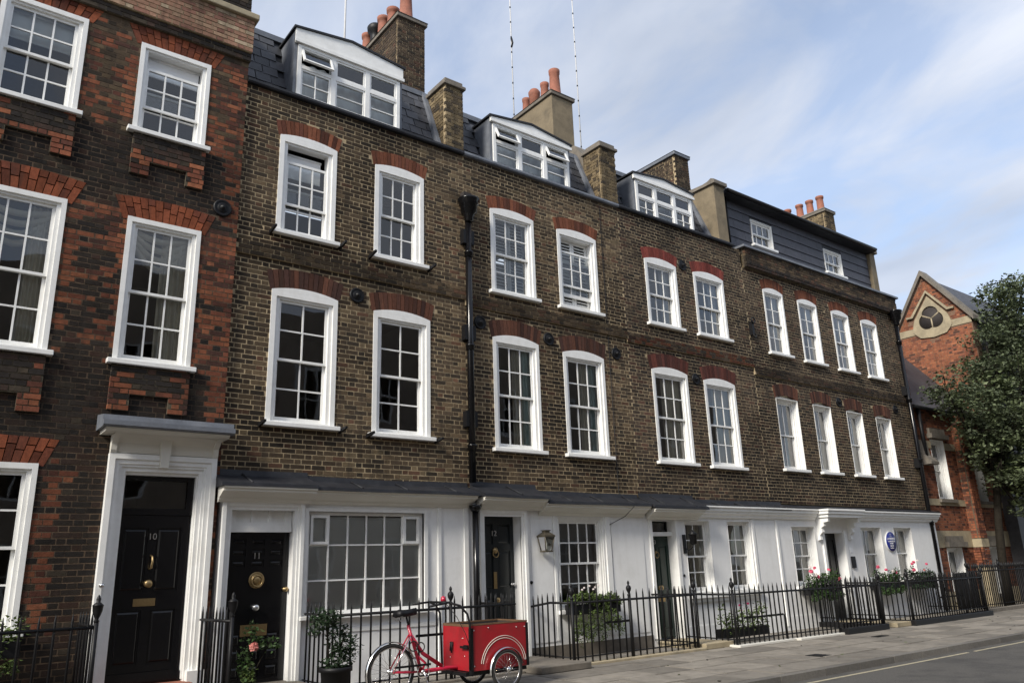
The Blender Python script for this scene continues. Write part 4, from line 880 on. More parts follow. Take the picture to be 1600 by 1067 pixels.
# 13
ground_front(H13, 12.03, 16.50, 2.58, [(12.20, 12.92, 0.0, 2.40), (13.22, 14.04, 0.92, 2.42), (14.64, 15.46, 0.92, 2.42)])
pent(H13, 12.02, 13.70, 2.88, 2.68, -0.44); pent(H13, 13.70, 16.9, 2.80, 2.73, -0.30)
cornice(H13, 12.06, 13.60, GY-0.05, 2.42, CORN); cornice(H13, 13.60, 18.05, GY+0.0, 2.47, [(0.02, 0), (0.06, 0.02), (0.07, 0.06), (0.12, 0.10), (0.12, 0.14), (0.16, 0.15), (0.16, 0.21), (0.20, 0.22), (0.20, 0.25)], 'white_paint')
MB().box(12.13, 12.208, -0.15, 0.098, 0.1, 2.42).box(12.912, 13.0, -0.15, 0.098, 0.1, 2.42).box(12.208, 12.912, -0.03, 0.15, 2.10, 2.18).build('door_surround', 'white_paint', H13)
d13 = panel_door(H13, 12.20, 12.92, 0.12, 2.10, 0.10, 'green_gloss', [(0.10, 0.44, 0.08, 0.36), (0.56, 0.90, 0.08, 0.36), (0.10, 0.44, 0.46, 0.90), (0.56, 0.90, 0.46, 0.90)])
MB().wall(12.20, 12.92, 2.18, 2.40, 0.09, 0.13, [(12.25, 12.87, 2.21, 2.37)]).build('fanlight_frame', 'black_gloss', d13); shared('pane', PANE, d13, (12.25, 0.11, 2.21), (0.62, 1, 0.16))
text_mesh('13', 0.12, d13, 'steel', (12.48, 0.096, 1.98)); ring_knocker(d13, 12.52, 0.10, 1.78, 0.06); knob(d13, 12.56, 0.10, 1.08, 0.05); letterbox(d13, 12.58, 0.10, 0.86, 0.22, 0.10)
MB().lathe([(0.028, 0), (0.028, -0.012), (0.001, -0.02)], (13.08, GY, 1.30), 12, 'y').build('bell_push', 'black_iron', H13)
for a in (13.22, 14.64): sash_window(H13, a, a+0.82, 0.94, 2.42, 2, 2, 2, y=GY, fw_=0.05, recess=0.07, sill=False)
MB().box(13.18, 15.55, -0.22, -0.02, 0.84, 0.93).box(13.18, 15.55, -0.17, -0.1, 0.76, 0.838).build('sill', 'white_paint', H13)
for a, b in ((15.50, 15.58), (16.42, 16.49)): MB().box(a, b, -0.15, -0.1, 0.1, 2.46).build('pilaster', 'white_paint', H13)
MB().box(15.66, 16.36, -0.128, -0.1, 0.3, 2.34).build('wall_panel', 'stucco', H13, bevel=0.006)
MB().box(12.16, 12.98, -1.30, -0.08, 0.0, 0.10).build('door_step', 'stone', H13, bevel=0.01)
# 14
ground_front(H14, 16.50, 24.28, 2.52, [(17.04, 18.02, 0.92, 2.32), (18.38, 19.24, 0.0, 2.16), (20.14, 21.16, 0.92, 2.32), (21.82, 22.80, 0.92, 2.32)])
cornice(H14, 19.70, 24.34, GY, 2.47, [(0.02, 0), (0.06, 0.02), (0.07, 0.06), (0.12, 0.10), (0.12, 0.14), (0.16, 0.15), (0.16, 0.21), (0.20, 0.22), (0.20, 0.25)], 'white_paint')
MB().prism([(0.0, 2.70), (-0.32, 2.725), (-0.32, 2.75), (0.0, 2.83)], 'x', 16.9, 24.32).build('pent_roof', 'dark_lead', H14)
for i, a in enumerate((17.04, 20.14, 21.82)): sash_window(H14, a, a+(0.98 if i != 1 else 1.02), 0.94, 2.32, 3 if i == 0 else 2, 2 if i == 0 else 1, 2 if i == 0 else 1, y=GY, fw_=0.05, recess=0.13, sillw=0.08)
cn = MB(); cn.box(18.04, 19.70, -0.54, -0.1, 2.60, 2.67).box(18.02, 19.72, -0.57, -0.1, 2.672, 2.72).box(18.08, 19.66, -0.50, -0.1, 2.52, 2.598); hood = cn.build('door_hood', 'white_paint', H14, bevel=0.006)
for xb in (18.12, 19.50):
    MB().prism([(-0.12, 1.98), (-0.20, 2.0), (-0.19, 2.10), (-0.27, 2.18), (-0.25, 2.28), (-0.33, 2.32), (-0.33, 2.40), (-0.45, 2.42), (-0.47, 2.518), (-0.12, 2.518)][::-1], 'x', xb, xb+0.10).build('bracket', 'white_paint', hood)
panel_door(H14, 18.38, 19.24, 0.12, 2.16, 0.10, 'black_gloss', [(0.1, 0.44, 0.08, 0.40), (0.56, 0.9, 0.08, 0.40), (0.1, 0.44, 0.47, 0.92), (0.56, 0.9, 0.47, 0.92)])
MB().box(18.28, 18.375, -0.16, -0.1, 0.1, 2.22).box(19.245, 19.36, -0.16, -0.1, 0.1, 2.22).build('door_surround', 'white_paint', H14)
MB().box(19.48, 19.64, -0.155, -0.115, 1.30, 1.58).build('entry_phone', 'black_iron', H14); MB().box(19.50, 19.62, -0.13, -0.115, 1.68, 1.80).build('name_plate', 'blind_grey', H14)
MB().box(18.3, 19.4, -1.70, -0.08, 0.0, 0.10).build('door_step', 'stone', H14, bevel=0.01)
for h, a, b in ((H13, 13.0, 16.5), (H14, 16.5, 18.28), (H14, 19.36, 24.28)): MB().box(a, b, -0.135, -0.1, 0.0, 0.30).build('plinth', 'stucco', h)
# ---- plaque
pq = thing('wall_plaque', 'round blue plaque with white lettering on the white wall between two flowered sills', 'plaque', (21.56, GY, 1.66))
MB().lathe([(0.268, 0.005), (0.268, -0.025), (0.258, -0.03), (0.001, -0.03)], (21.56, GY, 1.94), 36, 'y').build('rim', 'white_paint', pq); MB().lathe([(0.258, -0.031), (0.255, -0.036), (0.001, -0.036)], (21.56, GY, 1.94), 36, 'y').build('disc', 'blue_enamel', pq)
for t_, s_, dz in (('L C C', 0.032, 0.195), ('T. E.', 0.05, 0.135), ('LAWRENCE', 0.078, 0.07), ('"LAWRENCE OF', 0.05, 0.0), ('ARABIA"', 0.05, -0.055), ('1888-1935', 0.045, -0.115), ('lived here', 0.045, -0.17)):
    text_mesh(t_, s_, pq, 'white_paint', (21.56, GY-0.037, 1.94+dz), 0.002, 'lettering')
# ---- interior hangings of the stock houses
def cur(a, b, z0, z1, m_, lab, g=None, wv=4, gth=0.0, y=0.165): curtain(a, b, z0, z1, y, m_, lab, g, wv, 0.02, gth)
for a, b, m_ in ((8.98, 9.20, 'curtain_cream'), (9.18, 9.42, 'curtain_teal')): cur(a, b, 3.75, 5.7, m_, {'curtain_cream': 'cream curtain in the tall sash nearest the black drainpipe', 'curtain_teal': 'pale teal curtain in the tall sash nearest the black drainpipe'}[m_], None, 3)
for a, b, m_ in ((10.70, 10.94, 'curtain_cream'), (10.92, 11.16, 'curtain_teal')): cur(a, b, 3.75, 5.65, m_, {'curtain_cream': 'cream curtain in the tall sash between two round iron plates', 'curtain_teal': 'pale teal curtain in the tall sash between two round iron plates'}[m_], None, 3)
cur(13.18, 13.78, 3.75, 5.6, 'curtain_cream', 'cream curtain half drawn in a tall sash above the green door', None, 6); cur(14.95, 15.5, 3.75, 5.55, 'curtain_cream', 'cream curtain half drawn in a tall sash above the paired narrow windows', None, 6)
cur(13.45, 13.76, 6.85, 8.25, 'curtain_grey', 'grey curtain in an upper sash of the dark house, beside the round plate', None, 3); cur(15.2, 15.5, 6.85, 8.28, 'curtain_grey', 'grey curtain in an upper sash of the dark house, beside the iron wall bracket', None, 3)
for i, a in enumerate((13.63, 15.05)): curtain(a, a+0.35, 0.98, 2.36, 0.16, 'curtain_cream', ['cream curtain in the narrow ground-floor window beside the bracket lamp', 'cream curtain in the narrow ground-floor window beside the panelled white wall'][i], None, 3)
for i, (a, b) in enumerate(((17.75, 18.06), (19.4, 19.66), (21.05, 21.3), (22.6, 22.88))): cur(a, b, 6.78, 8.35, 'curtain_grey', 'grey curtain in the %s upper sash from the iron wall bracket, under the slate-hung attic' % ('first', 'second', 'third', 'fourth')[i], 'grey curtains under the attic', 3)
for i, (a, b) in enumerate(((17.72, 18.1), (19.35, 19.64), (20.95, 21.24), (22.45, 22.8))): cur(a, b, 3.78, 5.45, 'curtain_grey', 'grey curtain in the %s deep-set first-floor sash from the end drainpipe' % ('fourth', 'third', 'second', 'nearest')[i], 'grey curtains behind deep-set sashes', 3, 0.0, 0.275)
for i, (a, b) in enumerate(((17.6, 17.95), (20.34, 20.8), (22.0, 22.45))): curtain(a, b, 0.98, 2.28, 0.22, 'curtain_grey', ['pale curtain behind the small-paned window beside the bracketed hood', 'pale curtain behind the flowered window next to the bracketed hood', 'pale curtain behind the flowered window next to the end drainpipe'][i], None, 4)
blind(4.35, 4.95, 8.0, 8.4, 0.2, 'blind_grey', 'grey blind pulled down behind the dropped upper sash of house 11')
# plantation shutters
for a, b, z0, z1, lab in ((8.58, 9.40, 6.80, 8.30, 'white louvred shutters behind the upper sash beside the rainwater hopper'), (10.30, 11.14, 6.80, 8.28, 'white louvred shutters behind the upper sash opened at top and bottom')):
    s_ = thing('louvred_shutter', lab, 'shutter', ((a+b)/2, 0.2, z0)); xm_ = (a+b)/2
    for c, d in ((a, xm_-0.005), (xm_+0.005, b)):
        for (e, f) in ((z0, (z0+z1)/2-0.01), ((z0+z1)/2+0.01, z1)):
            pn = MB().box(c, c+0.05, 0.165, 0.195, e, f).box(d-0.05, d, 0.165, 0.195, e, f).box(c+0.05, d-0.05, 0.165, 0.195, e, e+0.05).box(c+0.05, d-0.05, 0.165, 0.195, f-0.05, f).build('leaf', 'white_paint', s_)
            z = e+0.085
            while z < f-0.07:
                MB().add([(c+0.05, 0.150, z-0.028), (d-0.05, 0.150, z-0.028), (d-0.05, 0.210, z+0.028), (c+0.05, 0.210, z+0.028), (c+0.05, 0.156, z-0.036), (d-0.05, 0.156, z-0.036), (d-0.05, 0.216, z+0.020), (c+0.05, 0.216, z+0.020)], [(0,1,2,3),(7,6,5,4),(0,4,5,1),(2,6,7,3)]).build('slat', 'white_paint', pn); z += 0.068

# ------------------------------------------------------------------ red gothic building
HG = thing('red_brick_building', 'red brick and stone gabled building with trefoil gable window beyond the end house', 'building', (29, 4, 0))
def colg(x, z): return pick('red')*0.95*(0.75+0.4*vnoise(x, z, 0.8, 12))
GYF = 0.10
WG = [(25.35, 26.25, 3.20, 5.05), (27.95, 28.75, 3.20, 5.05), (25.2, 26.2, 0.3, 1.75), (27.75, 28.7, 0.3, 1.75)]
BG = Bricks(12, colg)
wg = MB().wall(24.36, 31.0, 0.0, 6.0, GYF+0.003, GYF+0.35, WG).build('wall', 'mortar_red', HG)
BG.front(24.36, 31.0, 2.25, 3.0, GYF, WG); BG.front(24.36, 31.0, 3.2, 4.75, GYF, WG); BG.front(24.36, 31.0, 4.98, 6.0, GYF, WG)
BG.front(24.36, 31.0, 0.5, 1.75, GYF, WG)
for a, b in ((0.0, 0.5), (1.75, 2.25), (3.0, 3.2), (4.75, 4.98)):
    MB().wall(24.36, 31.0, a+0.003, b-0.003, GYF-0.025, GYF+0.1, WG).build('stone_band', 'stone', HG)
pier = MB().box(26.95, 27.45, GYF-0.30, GYF+0.05, 0.0, 1.2).box(26.95, 27.45, GYF-0.30, GYF, 1.75, 2.0).build('pier', 'stone', HG)
MB().box(26.97, 27.43, GYF-0.28, GYF, 2.0, 5.9).build('pier_core', 'mortar_dark', HG)
Bq = Bricks(13, colg); Bq.front(26.96, 27.44, 2.02, 5.9, GYF-0.29); Bq.side(GYF-0.20, GYF, 2.02, 5.9, 26.96, -1, 'red'); Bq.front(26.96, 27.44, 1.2, 1.75, GYF-0.29); Bq.side(GYF-0.2, GYF, 1.2, 1.75, 26.96, -1, 'red'); BG.b += Bq.b
BG.stuff(BG.b, wg)
for i, w in enumerate(WG):
    MB().box(w[0]-0.12, w[1]+0.12, GYF-0.16, GYF+0.05, w[3]+0.02, w[3]+0.16).box(w[0]-0.05, w[1]+0.05, GYF-0.08, GYF+0.05, w[3]+0.16, w[3]+0.34).build('lintel', 'grey_stone', HG)
    MB().box(w[0]-0.1, w[1]+0.1, GYF-0.10, GYF+0.1, w[2]-0.1, w[2]).build('sill_stone', 'grey_stone', HG)
    sash_window(HG, w[0], w[1], w[2], w[3], 1, 2 if i < 2 else 1, 1, y=GYF, fw_=0.09, recess=0.14, sill=False)
MB().box(24.4, 31, 3.0, 3.2, 0, 6).box(24.4, 31, 0.5, 3, 2.4, 2.6).build('interior_walls', 'room', HG)
lr = MB().add([(24.36, GYF-0.12, 5.98), (31, GYF-0.12, 5.98), (31, 2.75, 9.3), (24.36, 2.75, 9.3), (24.36, 6, 6), (31, 6, 6)], [(0,1,2,3),(0,3,4),(1,5,2),(3,2,5,4),(0,4,5,1)]).build('lower_roof', 'slate', HG)
MB().tube([(24.36, GYF-0.16, 5.98), (31, GYF-0.16, 5.98)], 0.06, 8).tube([(24.75, GYF-0.1, 5.95), (24.75, GYF-0.1, 4.3)], 0.06, 8).build('rain_gutter', 'black_iron', HG)
MB().prism([(GYF+0.01, 4.95), (GYF-0.06, 4.95), (GYF-0.12, 4.5), (GYF-0.34, 4.28), (GYF-0.34, 4.2), (GYF+0.01, 4.2)][::-1], 'x', 24.5, 25.0).build('corbel', 'grey_stone', HG)
# west-facing gable: X = GX plane
GX = 29.3; apx = (1.10, 11.62)
yl, yr, ze = 2.36, -0.30, 9.72
def gsec(z):
    t = (apx[1]-z)/(apx[1]-ze); return (apx[0]+(yr-apx[0])*t, apx[0]+(yl-apx[0])*t) if z > ze else (yr, yl)
MB().prism([(yr, 5.5), (yl, 5.5), (yl, ze), (apx[0], apx[1]), (yr, ze)], 'x', GX+0.003, GX+0.4).build('gable_wall', 'mortar_red', HG)
Bgb = Bricks(14, None)
win_c = (1.05, 9.95)
def near_win(yy, zz): return abs(yy-win_c[0])*1.15+abs(zz-win_c[1]) < 0.98 or (9.45 < zz < 9.72)
z = 5.6
for a, b, za, zb in lay(yr, yl, 5.6, 11.55):
    lo, hi = gsec(zb)
    a2, b2 = max(a, lo+0.03), min(b, hi-0.03); zc = (za+zb)/2
    if b2-a2 > 0.04 and not near_win((a2+b2)/2, zc): Bgb.b.append((GX, GX+0.06, a2, b2, za, zb, pick('red')*(0.9+0.4*vnoise(a, za, 1, 3))))
Bgb.stuff(Bgb.b, HG)
# stone work of the gable: band, kite surround, raking coping
MB().box(GX-0.02, GX+0.05, yr, win_c[0]-0.62, 9.46, 9.71).box(GX-0.02, GX+0.05, win_c[0]+0.62, yl, 9.46, 9.71).build('gable_band', 'stone', HG)
cy, cz = win_c; ks = MB(); NS = 20; Rr = 0.40
outer = [(cy+0.72, cz-0.36), (cy+0.62, cz-0.5), (cy+0.46, cz-0.66), (cy, cz-0.72), (cy-0.46, cz-0.66), (cy-0.62, cz-0.5), (cy-0.72, cz-0.36), (cy-0.60, cz+0.05), (cy, cz+0.86), (cy+0.60, cz+0.05)]
def outer_at(a):
    best = None
    d = (math.cos(a), math.sin(a))
    for i in range(len(outer)):
        p, q = outer[i], outer[(i+1) % len(outer)]; ex, ez = q[0]-p[0], q[1]-p[1]; den = d[0]*ez-d[1]*ex
        if abs(den) < 1e-9: continue
        t = ((p[0]-cy)*ez-(p[1]-cz)*ex)/den; u = ((p[0]-cy)*d[1]-(p[1]-cz)*d[0])/den
        if t > 0 and -1e-6 <= u <= 1+1e-6: best = t if best is None else min(best, t)
    return best or 0.6
K = 60; vs = []
for i in range(K):
    a = 2*math.pi*i/K; lobe = Rr*(0.86+0.30*abs(math.cos(1.5*(a-math.pi/2)))); ro = outer_at(a)
    for rad, xx in ((lobe, GX+0.18), (lobe, GX-0.05), (ro, GX-0.05), (ro, GX+0.18)): vs.append((xx, cy+rad*math.cos(a), cz+rad*math.sin(a)))
fs = [(i*4+k, ((i+1) % K)*4+k, ((i+1) % K)*4+(k+1) % 4, i*4+(k+1) % 4) for i in range(K) for k in range(4)]
gw = MB().add(vs, fs).build('gable_window', 'stone', HG)
for a in (90, 210, 330):
    a = R(a+60); MB().tube([(GX+0.02, cy, cz), (GX+0.02, cy+0.42*math.cos(a), cz+0.42*math.sin(a))], 0.04, 6).build('mullion', 'stone', gw)
MB().lathe([(0.46, GX-0.006), (0.46, GX-0.001)], (0, cy, cz), 24, 'x').build('pane', 'dark_inside', gw)
for s_, yy in ((-1, yr), (1, yl)):
    e = (apx[1]-ze)/(yy-apx[0]); y2 = yy+s_*0.12; z2 = ze-0.14
    MB().prism([(apx[0], apx[1]+0.02), (apx[0], apx[1]+0.22), (y2, z2+0.12), (y2, z2-0.08)] if s_ > 0 else [(apx[0], apx[1]+0.22), (apx[0], apx[1]+0.02), (y2, z2-0.08), (y2, z2+0.12)], 'x', GX-0.14-(0.002 if s_ > 0 else 0), GX+0.42).build('gable_coping', 'grey_stone', HG)
    MB().prism([(cy, cz+0.98), (cy+s_*0.62, cz+0.16), (cy+s_*0.86, cz+0.16), (cy+s_*0.86, cz+0.23), (cy+s_*0.67, cz+0.23), (cy, cz+1.08)], 'x', GX-0.10-(0.002 if s_ > 0 else 0), GX+0.02).build('hood_mould', 'stone', HG)
MB().prism([(yr-0.1, ze-0.2), (apx[0], apx[1]), (yl+0.1, ze-0.2)], 'x', GX+0.42, GX+12).box(GX+0.41, GX+12, yr, yl, 0, ze-0.25).build('wing', 'slate', HG)
SB = thing('stone_building', 'weathered yellow stone building at the end of the railings', 'building', (36, 4, 0))
MB().wall(31.6, 44, 0, 7, -0.1, 0.4, [(32.6, 33.6, 0.4, 1.9)]).box(31.6, 44, 0.41, 6, 0, 6.9).build('wall', 'stone', SB)
MB().box(32.5, 33.7, -0.2, 0.1, 1.92, 2.1).box(31.6, 44, -0.22, 0, 2.3, 2.5).build('moulding', 'grey_stone', SB)
sash_window(SB, 32.6, 33.6, 0.4, 1.9, 1, 1, 1, y=-0.1, fw_=0.09, recess=0.15, sill=False)

# ------------------------------------------------------------------ terrace across the street (behind the camera, seen only in the glass)
for i in range(8):
    xa = -14+i*6.0; hh = 11.5+rng.uniform(-0.4, 0.6)
    t = thing('facing_house', 'brick house across the street mirrored in the panes, %s' % ('far beyond door 10', 'second beyond door 10', 'opposite door 10', 'opposite doors 11 and 12', 'opposite the green door', 'opposite the blue plaque', 'opposite the gabled building', 'opposite the stone building')[i], 'house', (xa+3, -18, 0), 'houses across the street')
    hs = [(xa+a, xa+a+1.1, z, z+h_) for a in (0.8, 3.9) for z, h_ in ((0.9, 1.7), (4.0, 2.1), (7.2, 1.8))]
    MB().wall(xa, xa+5.98, 0, hh, -15.4, -15.0, hs).box(xa, xa+5.98, -20, -18.5, 0, hh).build('wall', 'facing_brick', t)
    for h_ in hs:
        w_ = MB().box(h_[0], h_[0]+0.1, -15.1, -15.02, h_[2], h_[3]).box(h_[1]-0.1, h_[1], -15.1, -15.02, h_[2], h_[3]).box(h_[0]+0.1, h_[1]-0.1, -15.1, -15.02, h_[3]-0.1, h_[3]).box(h_[0]+0.1, h_[1]-0.1, -15.1, -15.02, h_[2], h_[2]+0.1).box((h_[0]+h_[1])/2-0.02, (h_[0]+h_[1])/2+0.02, -15.09, -15.03, h_[2]+0.1, h_[3]-0.1).box(h_[0]+0.1, h_[1]-0.1, -15.095, -15.025, (h_[2]+h_[3])/2-0.03, (h_[2]+h_[3])/2+0.03).build('window', 'white_paint', t)
    MB().box(xa, xa+5.98, -18.45, -15.42, hh-0.3, hh).build('roof', 'slate', t)

# ------------------------------------------------------------------ railings
BAR = unit_mesh('bar', MB().tube([(0, 0, 0), (0, 0, 0.86), (0, 0, 0.93), (0, 0, 1.0)], [0.0145, 0.0145, 0.0135, 0.002], 8), 'black_iron')
SPEAR = unit_mesh('bar', MB().tube([(0, 0, 0), (0, 0, 0.87), (0, 0, 0.89), (0, 0, 0.93), (0, 0, 1.0)], [0.0145, 0.0145, 0.022, 0.028, 0.002], 8), 'black_iron')
URN = [(0.02, 0), (0.03, 0.01), (0.03, 0.03), (0.016, 0.045), (0.02, 0.06), (0.042, 0.10), (0.048, 0.14), (0.036, 0.17), (0.016, 0.185), (0.016, 0.20), (0.024, 0.215), (0.018, 0.24), (0.002, 0.262)]
VASE = [(0.022, 0), (0.032, 0.012), (0.018, 0.035), (0.03, 0.06), (0.052, 0.12), (0.058, 0.18), (0.062, 0.185), (0.04, 0.205), (0.02, 0.22), (0.026, 0.25), (0.016, 0.28), (0.002, 0.30)]
def railing(label, runs, posts, zr, zt, base=0.04, pitch=0.125, fin=URN, mesh=BAR, group=None, plinth=None, midrail=None, name='railing'):
    p0 = runs[0][0]; t = thing(name, label, 'railing', (p0[0], p0[1], base), group)
    rl = MB()
    for run in runs:
        rl.tube([(q[0], q[1], q[2] if len(q) > 2 else zr) for q in run], 0.019, 6)
        rl.tube([(q[0], q[1], base+0.09) for q in run], 0.012, 6)
    rl.build('rail', 'black_iron', t)
    for run in runs:
        for a, b in zip(run[:-1], run[1:]):
            L = math.hypot(b[0]-a[0], b[1]-a[1]); n = max(1, int(round(L/pitch)))
            for i in range(n):
                u = (i+0.5)/n; x = a[0]+(b[0]-a[0])*u; y = a[1]+(b[1]-a[1])*u
                dz = ((a[2] if len(a) > 2 else zr)*(1-u)+(b[2] if len(b) > 2 else zr)*u)-zr
                shared('bar', mesh, t, (x+rng.uniform(-.003, .003), y, base), (1, 1, zt-base+dz+rng.uniform(-0.006, 0.006)), (rng.gauss(0, 0.004), rng.gauss(0, 0.004), 0))
    for q in posts:
        ps = MB().tube([(q[0], q[1], base-0.02), (q[0], q[1], zr+0.05)], 0.026, 8).build('post', 'black_iron', t)
        MB().lathe([(r_, zr+0.05+h_) for r_, h_ in fin], (q[0], q[1], 0), 12).build('finial', 'black_iron', ps)
    if midrail:
        for a, b, z in midrail: MB().box(a[0], b[0], a[1]+0.012, a[1]+0.03, z-0.018, z+0.018).tube([(b[0], b[1]+0.02, z), (b[0], b[1]+0.02, 0)], 0.013, 6).build('brace', 'black_iron', t)
    if plinth:
        for run in plinth[1]:
            m_ = MB()
            for a, b in zip(run[:-1], run[1:]):
                if abs(b[0]-a[0]) > abs(b[1]-a[1]): m_.box(min(a[0], b[0])-0.08, max(a[0], b[0])+0.08, a[1]-0.10, a[1]+0.10, -0.05, base)
                else: m_.box(a[0]-0.09, a[0]+0.09, min(a[1], b[1])+0.101, max(a[1], b[1]), -0.05, base-0.003)
            m_.build('plinth', plinth[0], t, bevel=0.012)
    return t
FY = -1.15
railing('black railing with an urn finial beside the step of door 10, against dark brick', [[(-2.0, FY), (1.93, FY)], [(1.93, FY), (1.93, -0.10)]], [(1.93, FY)], 1.05, 1.21, fin=VASE, pitch=0.165, plinth=('grey_stone', [[(-2, FY), (1.93, FY)]]))
railing('short black railing with an urn finial between doors 10 and 11', [[(3.46, FY), (3.38, -0.14)]], [(3.46, FY)], 1.02, 1.19, fin=VASE, pitch=0.115)
railing('black railing under the broad small-paned window, behind the red cargo tricycle', [[(4.84, -0.13), (4.84, FY), (7.88, FY), (7.88, -0.13)]], [(6.68, FY)], 1.01, 1.18, pitch=0.155, midrail=[((6.1, FY), (6.7, FY), 0.66)], plinth=('grey_stone', [[(4.84, FY), (7.88, FY)]]))
railing('black railing curving in to the wall under the wall lantern', [[(9.02, -0.125, 0.90), (8.96, -0.7, 0.97), (8.97, -1.25), (12.06, -1.20), (12.06, -0.13)]], [(8.97, -1.25), (10.32, -1.23), (12.06, -1.20)], 0.97, 1.14, pitch=0.165, midrail=[((9.75, -1.23), (10.32, -1.23), 0.62)], plinth=('stone', [[(8.97, -1.23), (12.06, -1.23)], ]))
railing('black railing on a white painted kerb in front of the paired narrow windows', [[(12.98, -0.13), (12.86, -1.46), (16.15, -1.62)]], [(12.86, -1.46)], 0.94, 1.12, pitch=0.145, midrail=[((13.15, -1.48), (14.4, -1.5), 0.5)], plinth=('cream_paint', [[(12.92, -0.13), (12.92, -1.50)], [(12.86, -1.48), (14.5, -1.48)], [(14.66, -1.58), (16.15, -1.58)]]))
railing('black railing on a black painted kerb next to the rose window box', [[(16.17, -1.64), (17.75, -1.70), (17.75, -0.13)]], [(17.75, -1.70)], 0.94, 1.12, base=0.12, pitch=0.12, plinth=('black_iron', [[(16.24, -1.67), (17.75, -1.67)], [(17.75, -1.67), (17.75, -0.13)]]))
railing('long black railing on a black painted kerb in front of the blue plaque', [[(19.0, -0.13), (19.0, -1.72), (22.9, -1.72), (22.9, -0.2)]], [(19.0, -1.72), (22.9, -1.72)], 0.95, 1.13, base=0.12, pitch=0.125, midrail=[((20.5, -1.72), (21.8, -1.72), 0.55)], plinth=('black_iron', [[(19.0, -1.72), (22.9, -1.72)], [(19.0, -1.72), (19.0, -0.13)]]))
railing('taller spear-headed railing in front of the red gabled building', [[(23.2, -1.25), (31.5, -1.05)]], [(23.2, -1.25), (25.3, -1.2), (27.4, -1.15), (29.5, -1.1)], 1.08, 1.30, base=0.10, pitch=0.13, mesh=SPEAR, plinth=('grey_stone', [[(23.2, -1.22), (31.5, -1.22)]]))
MB().box(23.05, 24.2, -1.0, -0.95, 0.10, 1.0).box(23.05, 24.2, -1.02, -0.93, 1.0, 1.06).build('bin_screen', 'black_iron', None, label='solid black screen panel behind the end of the long railing', cat='screen')

# ------------------------------------------------------------------ wall lamps
def lantern(label, x, z, mat_='lantern_metal'):
    t = thing('wall_lantern', label, 'lantern', (x, GY, z)); y = GY-0.13; a, b, h_ = 0.068, 0.105, 0.24
    def rod(p, q): return MB().tube([p, q], 0.010, 5)
    fr = MB()
    for sx in (-1, 1):
        for sy in (-1, 1): fr.tube([(x+sx*a, y+sy*a, z), (x+sx*b, y+sy*b, z+h_)], 0.011, 5)
    fr.box(x-a-0.015, x+a+0.015, y-a-0.015, y+a+0.015, z-0.02, z+0.005); fr.box(x-b-0.015, x+b+0.015, y-b-0.015, y+b+0.015, z+h_, z+h_+0.025)
    frustum(fr, (x-b-0.02, x+b+0.02, y-b-0.02, y+b+0.02), (x-0.055, x+0.055, y-0.055, y+0.055), z+h_+0.026, z+h_+0.08); fr.box(x-0.05, x+0.05, y-0.05, y+0.05, z+h_+0.081, z+h_+0.11); fr.box(x-0.065, x+0.065, y-0.065, y+0.065, z+h_+0.111, z+h_+0.125)
    fr.box(x-0.02, x+0.02, y+0.09, GY, z+0.12, z+0.16); fr.build('frame', mat_, t)
    MB().lathe([(0.018, z+0.005), (0.018, z+0.09), (0.012, z+0.18), (0.001, z+0.2)], (x, y, 0), 8).build('lamp', 'cream_paint', t)
    for q in ([(-a, -a), (a, -a), (b, -b), (-b, -b)], [(-a, -a), (-a, a), (-b, b), (-b, -b)], [(a, -a), (a, a), (b, b), (b, -b)]):
        MB().add([(x+q[0][0], y+q[0][1], z+0.005), (x+q[1][0], y+q[1][1], z+0.005), (x+q[2][0], y+q[2][1], z+h_), (x+q[3][0], y+q[3][1], z+h_)], [(0, 1, 2, 3)]).build('glass', 'glass', t)
lantern('bronze coloured glazed lantern on the white wall between door 12 and the window', 9.31, 1.83)
t = thing('bracket_lamp', 'black swan-neck bracket lamp on the white wall beside the green door', 'lamp', (13.16, GY, 1.75))
MB().box(13.12, 13.20, GY-0.03, GY, 1.74, 2.12).tube([(13.16, GY-0.02, 1.85), (13.16, GY-0.12, 1.80), (13.16, GY-0.24, 1.86), (13.16, GY-0.26, 1.92)], 0.012, 6).build('bracket', 'black_iron', t)
MB().lathe([(0.03, 1.90), (0.07, 1.93), (0.085, 2.10), (0.10, 2.11), (0.04, 2.17), (0.012, 2.20)], (13.16, GY-0.26, 0), 10).build('shade', 'black_iron', t)

# ------------------------------------------------------------------ aerial masts on the roofs
for i, (x, y, z0, z1, r_) in enumerate(((7.05, 4.0, 11.2, 18, 0.026), (12.32, 4.0, 10.9, 21, 0.017), (14.5, 3.6, 10.9, 21, 0.017))):
    t = thing('aerial_mast', ['plain pale aerial mast rising behind the broad dormer of house 11', 'thin jointed aerial mast with a clamp behind the net-curtained dormer', 'thin jointed aerial mast strapped to the rendered chimney'][i], 'mast', (x, y, z0))
    MB().tube([(x, y, z0), (x, y, z1)], r_, 8).build('pole', 'mast_grey', t)
    if i:
        z = z0+1
        while z < z1: MB().lathe([(r_, z), (r_*1.3, z+0.01), (r_*1.3, z+0.035), (r_, z+0.06)], (x, y, 0), 8).build('joint', 'black_iron', t); z += 0.52
    if i == 1: MB().tube([(x-0.02, y-0.03, 16.25), (x+0.02, y-0.03, 16.4), (x-0.02, y-0.03, 16.55)], 0.032, 6).build('clamp', 'black_iron', t)
    if i == 2:
        for z in (11.6, 12.4): MB().tube([(x, y, z), (12.1, 2.9, z+0.02)], 0.014, 5).build('stay', 'black_iron', t)

